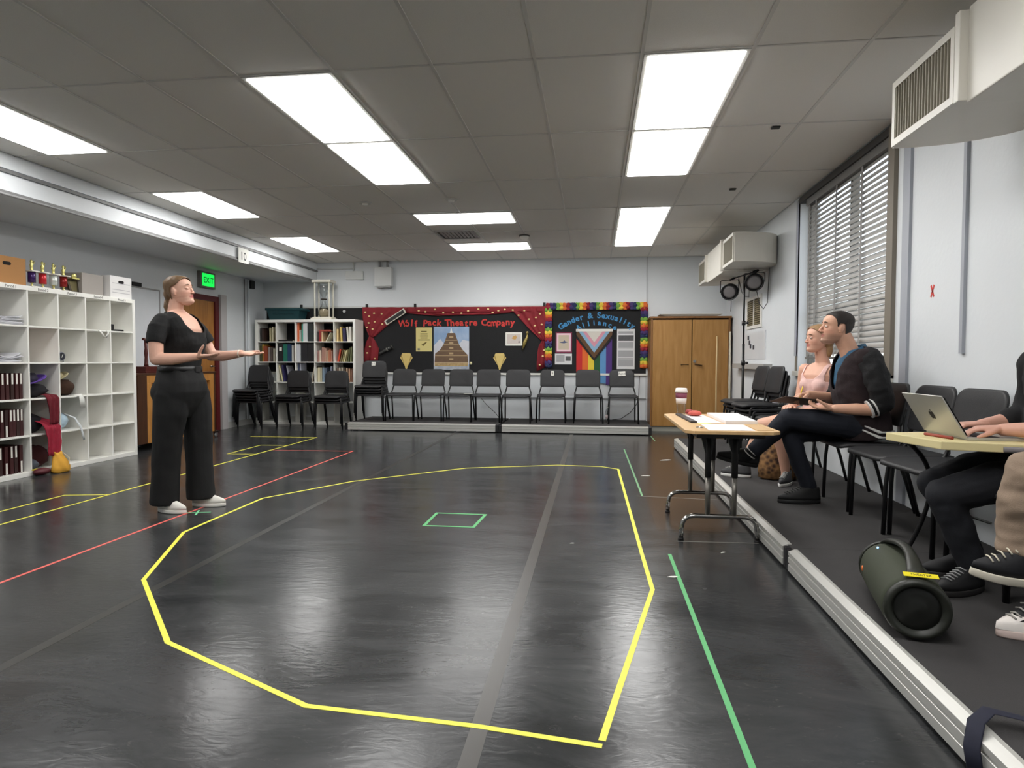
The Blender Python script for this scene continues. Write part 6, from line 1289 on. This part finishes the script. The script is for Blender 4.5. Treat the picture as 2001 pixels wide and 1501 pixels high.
obj('hair', hair_cap(HM, 1.0, [], SHORT, g=.62, wr=(.0015,(90,90,90))), HAIRD, t)
# blue polo inside the jacket
po = MB(); torso(po, [((1.80,my,.86),.112,.150),((1.785,my,.98),.124,.160),((1.785,my,1.10),.112,.160),((1.785,my,1.175),.085,.120),((1.775,my,1.21),.07,.075)])
def pcut(co): return co.z > 1.165 and co.x < 1.745 and abs(co.y-my) < .05 or co.z > 1.205
BLUE = mat('polo_blue', (44,88,118), .8, nscale=20, namt=.12, bump=.1, bscale=200)
obj('polo_shirt', blob(po, .006, 4, wrinkle=(.003,(12,12,12)), cut=pcut, thick=.003), BLUE, t)
R = []
for k in range(25):
    a = -2.3+4.6*k/24; r = .071; p = V(1.772+r*math.cos(a), my+r*1.02*math.sin(a), 1.184+.034*math.cos(a)); n_ = V(math.cos(a), math.sin(a), 0); R.append([p+V(0,0,.026)-n_*.003, p+V(0,0,.028)+n_*.004, p+n_*.020-V(0,0,.012), p+n_*.014-V(0,0,.012)])
obj('collar', MB().rings(R), BLUE, t)
jk = MB(); torso(jk, [((1.86,my,.60),.155,.205),((1.85,my,.68),.160,.205),((1.825,my,.80),.155,.200),((1.80,my,.93),.156,.205),((1.79,my,1.04),.150,.208),((1.795,my,1.13),.128,.205),((1.805,my,1.192),.096,.155),((1.81,my,1.226),.075,.095)])
for s in (-1,1): ell(jk, (1.80,my+s*.172,1.138), (.085,.075,.075))
sl = [([(1.81,my-.172,1.138),(1.83,my-.215,1.04),(1.855,my-.235,.94),(1.875,my-.232,.855)], [(1.875,my-.232,.855),(1.845,my-.23,.828),(1.805,my-.225,.812)]), ([(1.80,my+.172,1.138),(1.795,my+.225,1.04),(1.79,my+.25,.96),(1.765,my+.25,.885)], [(1.765,my+.25,.885),(1.74,my+.24,.872),(1.71,my+.228,.862)])]
for (P1, P2) in sl:
    sv = MB(); sv.tube(P1, [.082,.079,.074,.070], 18); ell(sv, P1[0], .080); ell(sv, P1[-1], .069); sv.tube(P2, [.067,.062,.055], 18)
    obj('sleeve', blob(sv, .006, 4, wrinkle=(.008,(12,12,14))), mat('sleeve_black', (17,17,19), .85, nscale=30, namt=.3, bump=.2, bscale=180), t)
def jcut(co):
    y = abs(co.y-my); fr = co.x < 1.80
    return (fr and y < .026+.34*max(0, co.z-.92) and co.z > .93) or (y < .072 and co.z > 1.19)
JM = mat('jacket_wool', (33,20,23), .9, nscale=30, namt=.3, bump=.2, bscale=180)
obj('jacket', blob(jk, .006, 4, wrinkle=(.007,(10,10,13)), cut=jcut, thick=.006), JM, t)
WHS = mat('knit_white', (222,220,216), .8)
def band_ring(c, d, r, w_, nm='stripe', m=WHS, flat=1.0, side=None):
    c = Vector(c); d = Vector(d).normalized(); obj(nm, MB().tube([c-d*w_/2, c+d*w_/2], [(r, r*flat)]*2, 24, side=side), m, t)
for k in (0,1): band_ring((1.822-.026*k,my-.226,.818-.011*k), (-1,.06,-.45), .0615-.0015*k, .010)
for k in (0,1):
    R = [[(1.86+(.166+dd)*math.cos(a), my+(.216+dd)*math.sin(a), .612+.034*k+zz+.10*max(0,-math.cos(a))*.9) for a in [2*PI*q/40 for q in range(40)]] for (dd, zz) in ((0,0),(.003,.002),(.003,.010),(0,.012))]
    obj('hem_stripe', MB().rings(R), WHS, t)
# jeans: left leg crossed over the right
je = MB(); torso(je, [((1.87,my,.60),.13,.17),((1.865,my,.66),.14,.185),((1.85,my,.72),.13,.18)])
limb(je, [(1.84,my-.09,.675),(1.60,my-.085,.705),(1.34,my-.04,.725)], [.100,.088,.070]); limb(je, [(1.34,my-.04,.725),(1.26,my+.04,.61),(1.155,my+.10,.485)], [.068,.062,.055])
limb(je, [(1.84,my+.09,.665),(1.60,my+.075,.640),(1.385,my+.055,.605)], [.095,.083,.068]); limb(je, [(1.385,my+.055,.605),(1.44,my+.045,.42),(1.505,my+.03,.245)], [.066,.062,.055])
JN = mat('denim_dark', (22,26,37), .85, nscale=18, namt=.3, bump=.2, bscale=300)
obj('jeans', blob(je, .0065, 4, wrinkle=(.005,(12,12,12))), JN, t)
sk = MB(); limb(sk, [(1.165,my+.095,.50),(1.125,my+.115,.455),(1.10,my+.12,.43)], [.050,.043,.043]); obj('sock', blob(sk, .006, 3), mat('sock_black', (22,22,24), .9), t)
for k in (0,1): band_ring((1.138-.018*k,my+.108+.006*k,.468-.021*k), (-.62,.2,-.72), .0485, .007)
sk = MB(); limb(sk, [(1.505,my+.03,.26),(1.525,my+.028,.20)], [.047,.045]); obj('sock', blob(sk, .006, 3), mat('sock_grey', (96,94,94), .9), t)
KS = (26,26,27)
shoe(t, (-.93,.06,.20), (1.185,my+.14,.345), .30, KS, (24,24,25), .098, tilt=(.28,-.12,.95), high=.105); shoe(t, (-.99,-.10,0), (1.585,my+.02,PZ), .30, KS, (24,24,25), .104, lace=(50,50,50), high=.10)
CB = Vector((1.42,my+.04,.842))
c2 = thing('clipboard', 'dark brown clipboard held by the seated man', 'clipboard', CB)
MC = Matrix.Translation(CB) @ Matrix.Rotation(.06, 4, 'Z') @ Matrix.Rotation(-.17, 4, 'X') @ Matrix.Rotation(.10, 4, 'Y')
obj('board', MB().box(-.135,.135,-.16,.16,-.002,.002).xf(MC), mat('board_brown', (64,48,38), .5), c2, bevel=.001); obj('paper', MB().box(-.11,.11,-.14,.13,.0022,.0035).xf(MC), PA, c2); obj('clip', MB().box(-.12,-.10,-.04,.04,.002,.012).xf(MC), CHROME, c2)
c2 = thing('pencil', 'yellow pencil in the writing hand of the seated man', 'pencil', (1.44,my+.03,.85)); a, b = V(1.432,my+.028,.852), V(1.462,my+.055,.945)
obj('shaft', MB().tube([a+(b-a)*.12, b], .0042, 6), mat('pencil_yellow', (232,196,52), .5), c2); obj('tip', MB().tube([a, a+(b-a)*.12], [.0008,.0042], 6), mat('pencil_wood', (206,170,120), .6), c2); obj('eraser', MB().tube([b, b+(b-a)*.06], .0045, 8), mat('eraser_pink', (214,130,130), .7), c2)
# ------------------------------------------------------------------ seated woman in pink
py = 5.42; fw = V(-.86,-.51,0); sd = V(.51,-.86,0)     # facing, and her left side
def W(f, s, z): return V(1.80,py,0)+fw*f+sd*s+V(0,0,z)
t = thing('person', 'seated woman in a pale pink tank top partly behind the man', 'person', (1.8,py,PZ))
HM = hmat(W(.035,0,1.302), (-.95,-.22,.04)); sk = MB(); head_prims(sk, HM, .95, True)
limb(sk, [W(.0,0,1.24),W(-.015,0,1.16),W(-.03,0,1.09)], [.048,.049,.06]); torso(sk, [(W(-.02,0,.80),.10,.125),(W(0,0,.92),.11,.14),(W(0,0,1.0),.105,.15),(W(-.02,0,1.06),.08,.145),(W(-.03,0,1.10),.055,.085)], sd)
limb(sk, [W(-.02,-.165,1.055),W(-.03,-.20,.93),W(.0,-.20,.80)], [.050,.042,.038]); limb(sk, [W(.0,-.20,.80),W(.10,-.17,.77),W(.20,-.10,.76)], [.038,.034,.026]); hand(sk, W(.205,-.095,.76), fw*.9+sd*.4, V(0,0,-1), 1, curl=(.4,.45,.5,.5), sc_=.92)
limb(sk, [W(-.02,.165,1.055),W(-.03,.20,.93),W(.0,.20,.80)], [.050,.042,.038]); limb(sk, [W(.0,.20,.80),W(.10,.16,.76),W(.20,.10,.745)], [.038,.034,.026]); hand(sk, W(.205,.095,.745), fw*.9-sd*.4, V(0,0,-1), -1, curl=(.4,.45,.5,.5), sc_=.92)
# bare lower legs
K1, K2 = V(1.41,5.62,.585), V(1.44,5.36,.585); A1, A2 = V(1.27,5.70,.21), V(1.545,5.41,.22)
limb(sk, [V(1.74,py+.10,.66),V(1.58,5.57,.62),K1], [.080,.072,.056]); limb(sk, [K1, (K1+A1)/2+V(.02,0,.02), A1, A1-V(0,0,.05)], [.053,.050,.034,.034]); limb(sk, [V(1.76,py-.09,.66),V(1.60,5.36,.62),K2], [.080,.072,.056]); limb(sk, [K2, (K2+A2)/2+V(.02,0,.02), A2, A2-V(0,0,.05)], [.053,.050,.034,.034])
obj('body', skin_mesh(blob(sk, .004, 4), HM, .95, (226,176,152), (188,104,98)), SKIN, t)
face_parts(t, HM, .95, brow=(120,90,66))
obj('hair', hair_cap(HM, .95, [((-.085,0,-.02),(.05,.062,.07)),((-.095,0,-.09),(.036,.056,.07))], LONG), mat('hair_blonde', (160,126,88), .5, nscale=7, namt=.4, stretch=(3,40,3)), t)
tk = MB(); torso(tk, [(W(-.02,0,.64),.125,.155),(W(-.02,0,.72),.118,.145),(W(-.015,0,.82),.112,.136),(W(0,0,.92),.122,.150),(W(0,0,1.0),.116,.156),(W(-.02,0,1.06),.09,.150),(W(-.03,0,1.105),.062,.09)], sd)
for s_ in (-1,1): ell(tk, W(.078,s_*.062,.93), (.056,.062,.062))
def tcut(co):
    q = co-V(1.80,py,0); f, s = q.dot(fw), abs(q.dot(sd))
    return (co.z > .985+.9*max(0,s-.04) and s < .085 and f > -.03) or (s > .118 and co.z > .965) or (f <= -.03 and co.z > 1.06 and s < .085) or co.z > 1.10
obj('tank_top', blob(tk, .0055, 4, wrinkle=(.004,(10,10,16)), cut=tcut, thick=.004), mat('cotton_pink', (236,196,188), .85, nscale=20, namt=.06), t)
so_ = MB(); torso(so_, [(W(-.03,0,.60),.14,.17),(W(-.02,0,.66),.145,.175),(W(-.02,0,.70),.13,.16)], sd); limb(so_, [V(1.76,py+.10,.665),V(1.62,5.56,.64)], [.095,.088]); limb(so_, [V(1.78,py-.09,.665),V(1.64,5.36,.64)], [.095,.088])
obj('shorts', blob(so_, .007, 4, wrinkle=(.004,(12,12,12))), mat('shorts_cream', (206,196,180), .85), t)
SG2 = (66,66,68)
shoe(t, (-.90,.30,0), (1.335,5.655,PZ), .25, SG2, (236,234,230), .085, lace=(200,200,196)); shoe(t, (-.55,-.83,0), (1.60,5.46,PZ), .25, SG2, (236,234,230), .085, lace=(200,200,196))
# ------------------------------------------------------------------ person typing on the laptop (right edge)
ay = 3.0
t = thing('person', 'person in a black hoodie typing on the laptop at the right picture edge', 'person', (1.95,ay,PZ))
HM = hmat((1.985,ay-.03,1.36), (-.93,.05,-.30)); sk = MB(); head_prims(sk, HM, .98)
limb(sk, [(2.0,ay-.02,1.29),(2.01,ay,1.22),(2.01,ay,1.15)], [.055,.055,.065]); torso(sk, [((2.01,ay,.9),.08,.14),((2.005,ay,1.05),.09,.15),((2.005,ay,1.15),.07,.12)])
limb(sk, [(1.93,ay-.16,.865),(1.84,ay-.11,.84),(1.74,ay-.02,.830)], [.042,.037,.027]); hand(sk, (1.735,ay-.016,.832), (-.96,.26,-.02), (0,0,-1), 1, curl=(.42,.45,.45,.5), sc_=1.0, thumb=(.8,.5,.35))
limb(sk, [(1.93,ay+.21,.865),(1.84,ay+.19,.84),(1.75,ay+.15,.834)], [.042,.037,.027]); hand(sk, (1.745,ay+.148,.836), (-.98,-.10,-.02), (0,0,-1), -1, curl=(.42,.45,.45,.5), sc_=1.0, thumb=(.8,.5,.35))
obj('body', skin_mesh(blob(sk, .0042, 4), HM, .98, (220,168,148), (180,104,96)), SKIN, t); face_parts(t, HM, .98, brow=(70,54,44))
obj('hair', hair_cap(HM, .98, [], LONG), mat('hair_brown', (70,50,36), .55, nscale=7, namt=.4, stretch=(3,40,3)), t)
hd = MB(); torso(hd, [((2.0,ay,.60),.13,.19),((2.01,ay,.75),.125,.185),((2.012,ay,.92),.125,.195),((2.005,ay,1.05),.125,.20),((2.005,ay,1.14),.10,.19),((2.005,ay,1.19),.075,.11)])
limb(hd, [(2.0,ay-.19,1.11),(2.01,ay-.215,.97),(1.975,ay-.19,.88),(1.89,ay-.135,.852)], [.078,.070,.062,.050]); limb(hd, [(2.0,ay+.19,1.11),(2.01,ay+.225,.97),(1.975,ay+.22,.88),(1.89,ay+.20,.852)], [.078,.070,.062,.050]); ell(hd, (2.06,ay,1.17), (.05,.10,.06))
obj('hoodie', blob(hd, .0065, 4, wrinkle=(.007,(10,10,12))), mat('fleece_black', (22,22,24), .9, nscale=30, namt=.25, bump=.2, bscale=200), t)
ck = [(1.884-.0012*abs(k),ay-.10+.012*k,.99-.006*k) for k in range(-3,5)]
obj('chest_print', MB().tube(ck, [(.018,.004)]*len(ck), 8, side=(0,0,1)), mat('print_pink', (196,70,96), .7), t)
ky = 3.10
je = MB(); torso(je, [((2.0,ay,.60),.13,.18),((1.99,ay,.67),.13,.185)]); 
limb(je, [(1.95,ay-.09,.655),(1.72,ky-.11,.60),(1.525,ky-.10,.535)], [.10,.090,.075]); limb(je, [(1.525,ky-.10,.535),(1.585,ky-.11,.37),(1.635,ky-.12,.24)], [.072,.062,.055]); limb(je, [(1.95,ay+.10,.655),(1.74,ky+.10,.61),(1.58,ky+.10,.55)], [.10,.09,.072]); limb(je, [(1.58,ky+.10,.55),(1.68,ky+.10,.38),(1.74,ky+.10,.24)], [.07,.062,.055])
obj('jeans', blob(je, .0065, 4, wrinkle=(.006,(12,12,12))), mat('denim_black', (17,19,26), .85, nscale=18, namt=.3, bump=.2, bscale=300), t)
shoe(t, (-.86,-.46,0), (1.70,ky-.08,PZ), .285, (30,30,32), (40,38,38), .098, lace=(150,150,150)); shoe(t, (-.98,-.1,0), (1.80,ky+.10,PZ), .285, (30,30,32), (40,38,38), .098)
# ------------------------------------------------------------------ person in khaki trousers (mostly outside the frame)
by = 2.55
t = thing('person', 'person in khaki trousers and black canvas high tops at the right edge', 'person', (1.95,by,PZ))
HM = hmat((1.89,by,1.38), (-.97,.1,-.1)); sk = MB(); head_prims(sk, HM, 1.0); limb(sk, [(1.91,by,1.31),(1.925,by,1.24),(1.94,by,1.16)], [.055,.055,.065]); torso(sk, [((1.96,by,.9),.09,.14),((1.95,by,1.05),.10,.15),((1.94,by,1.15),.07,.12)])
limb(sk, [(1.98,by-.22,.90),(1.90,by-.19,.82),(1.80,by-.12,.80)], [.042,.037,.027]); hand(sk, (1.795,by-.117,.80), (-.95,.3,-.02), (0,0,-1), 1); limb(sk, [(1.98,by+.18,.90),(1.92,by+.12,.83),(1.86,by+.04,.815)], [.042,.037,.027]); hand(sk, (1.855,by+.037,.815), (-.95,-.2,-.02), (0,0,-1), -1)
obj('body', skin_mesh(blob(sk, .0045, 4), HM, 1.0, (220,168,148), (180,104,96)), SKIN, t); face_parts(t, HM, 1.0)
obj('hair', hair_cap(HM, 1.0, [], SHORT, g=.8), mat('hair_brown', (70,50,36), .55, nscale=7, namt=.4, stretch=(3,40,3)), t)
hd = MB(); torso(hd, [((1.97,by,.60),.14,.19),((1.975,by,.75),.135,.185),((1.965,by,.92),.135,.195),((1.95,by,1.05),.130,.20),((1.945,by,1.14),.10,.19),((1.94,by,1.19),.075,.11)]); limb(hd, [(1.945,by-.19,1.11),(1.99,by-.225,.98),(1.97,by-.21,.89)], [.08,.07,.06]); limb(hd, [(1.945,by+.19,1.11),(1.99,by+.215,.98),(1.96,by+.17,.88)], [.08,.07,.06])
obj('sweater', blob(hd, .0065, 4, wrinkle=(.006,(10,10,12))), mat('sweater_grey', (70,70,76), .9), t)
KH = mat('khaki_twill', (146,126,108), .85, nscale=20, namt=.12, bump=.15, bscale=260)
kh = MB(); torso(kh, [((1.97,by,.60),.14,.18),((1.96,by,.67),.14,.185)])
limb(kh, [(1.93,by-.10,.68),(1.75,by-.07,.715),(1.575,by-.01,.715)], [.10,.092,.080]); kh.tube([(1.585,by-.01,.72),(1.560,by+.0,.62),(1.565,by+.01,.52),(1.575,by+.01,.425)], [.080,.074,.073,.084], 20); limb(kh, [(1.93,by+.10,.66),(1.78,by+.07,.62),(1.66,by+.03,.58)], [.098,.088,.075]); limb(kh, [(1.66,by+.03,.58),(1.70,by+.0,.40),(1.72,by-.02,.235)], [.074,.072,.075])
obj('trousers', blob(kh, .0065, 4, wrinkle=(.010,(9,9,15))), KH, t)
M1 = shoe(t, (-.97,-.02,.10), (1.665,by+.0,.305), .285, (24,24,28), (232,224,206), .10, tilt=(.10,-.25,.96), high=.125, lace=(214,206,186), sole_h=.032)
M2 = shoe(t, (-.93,-.12,0), (1.735,by-.02,PZ), .285, (28,28,30), (226,204,196), .10, high=.125, lace=(170,166,160), toecap=(238,230,224), sole_h=.03)
obj('ankle_patch', MB().lathe([(.026,0),(.026,.003)], (0,0,0), 20).xf(M1 @ Matrix.Translation((.062,.042,.105)) @ Matrix.Rotation(-PI/2+.3,4,'X')), mat('patch_white', (222,216,206), .6), t)
star = [(.018*(1 if k % 2 == 0 else .42)*math.cos(PI/2+k*PI/5), .018*(1 if k % 2 == 0 else .42)*math.sin(PI/2+k*PI/5)) for k in range(10)]
obj('patch_star', MB().prism(star, 2, .003, .0042).xf(M1 @ Matrix.Translation((.062,.042,.105)) @ Matrix.Rotation(-PI/2+.3,4,'X')), mat('star_navy', (30,34,60), .6), t)
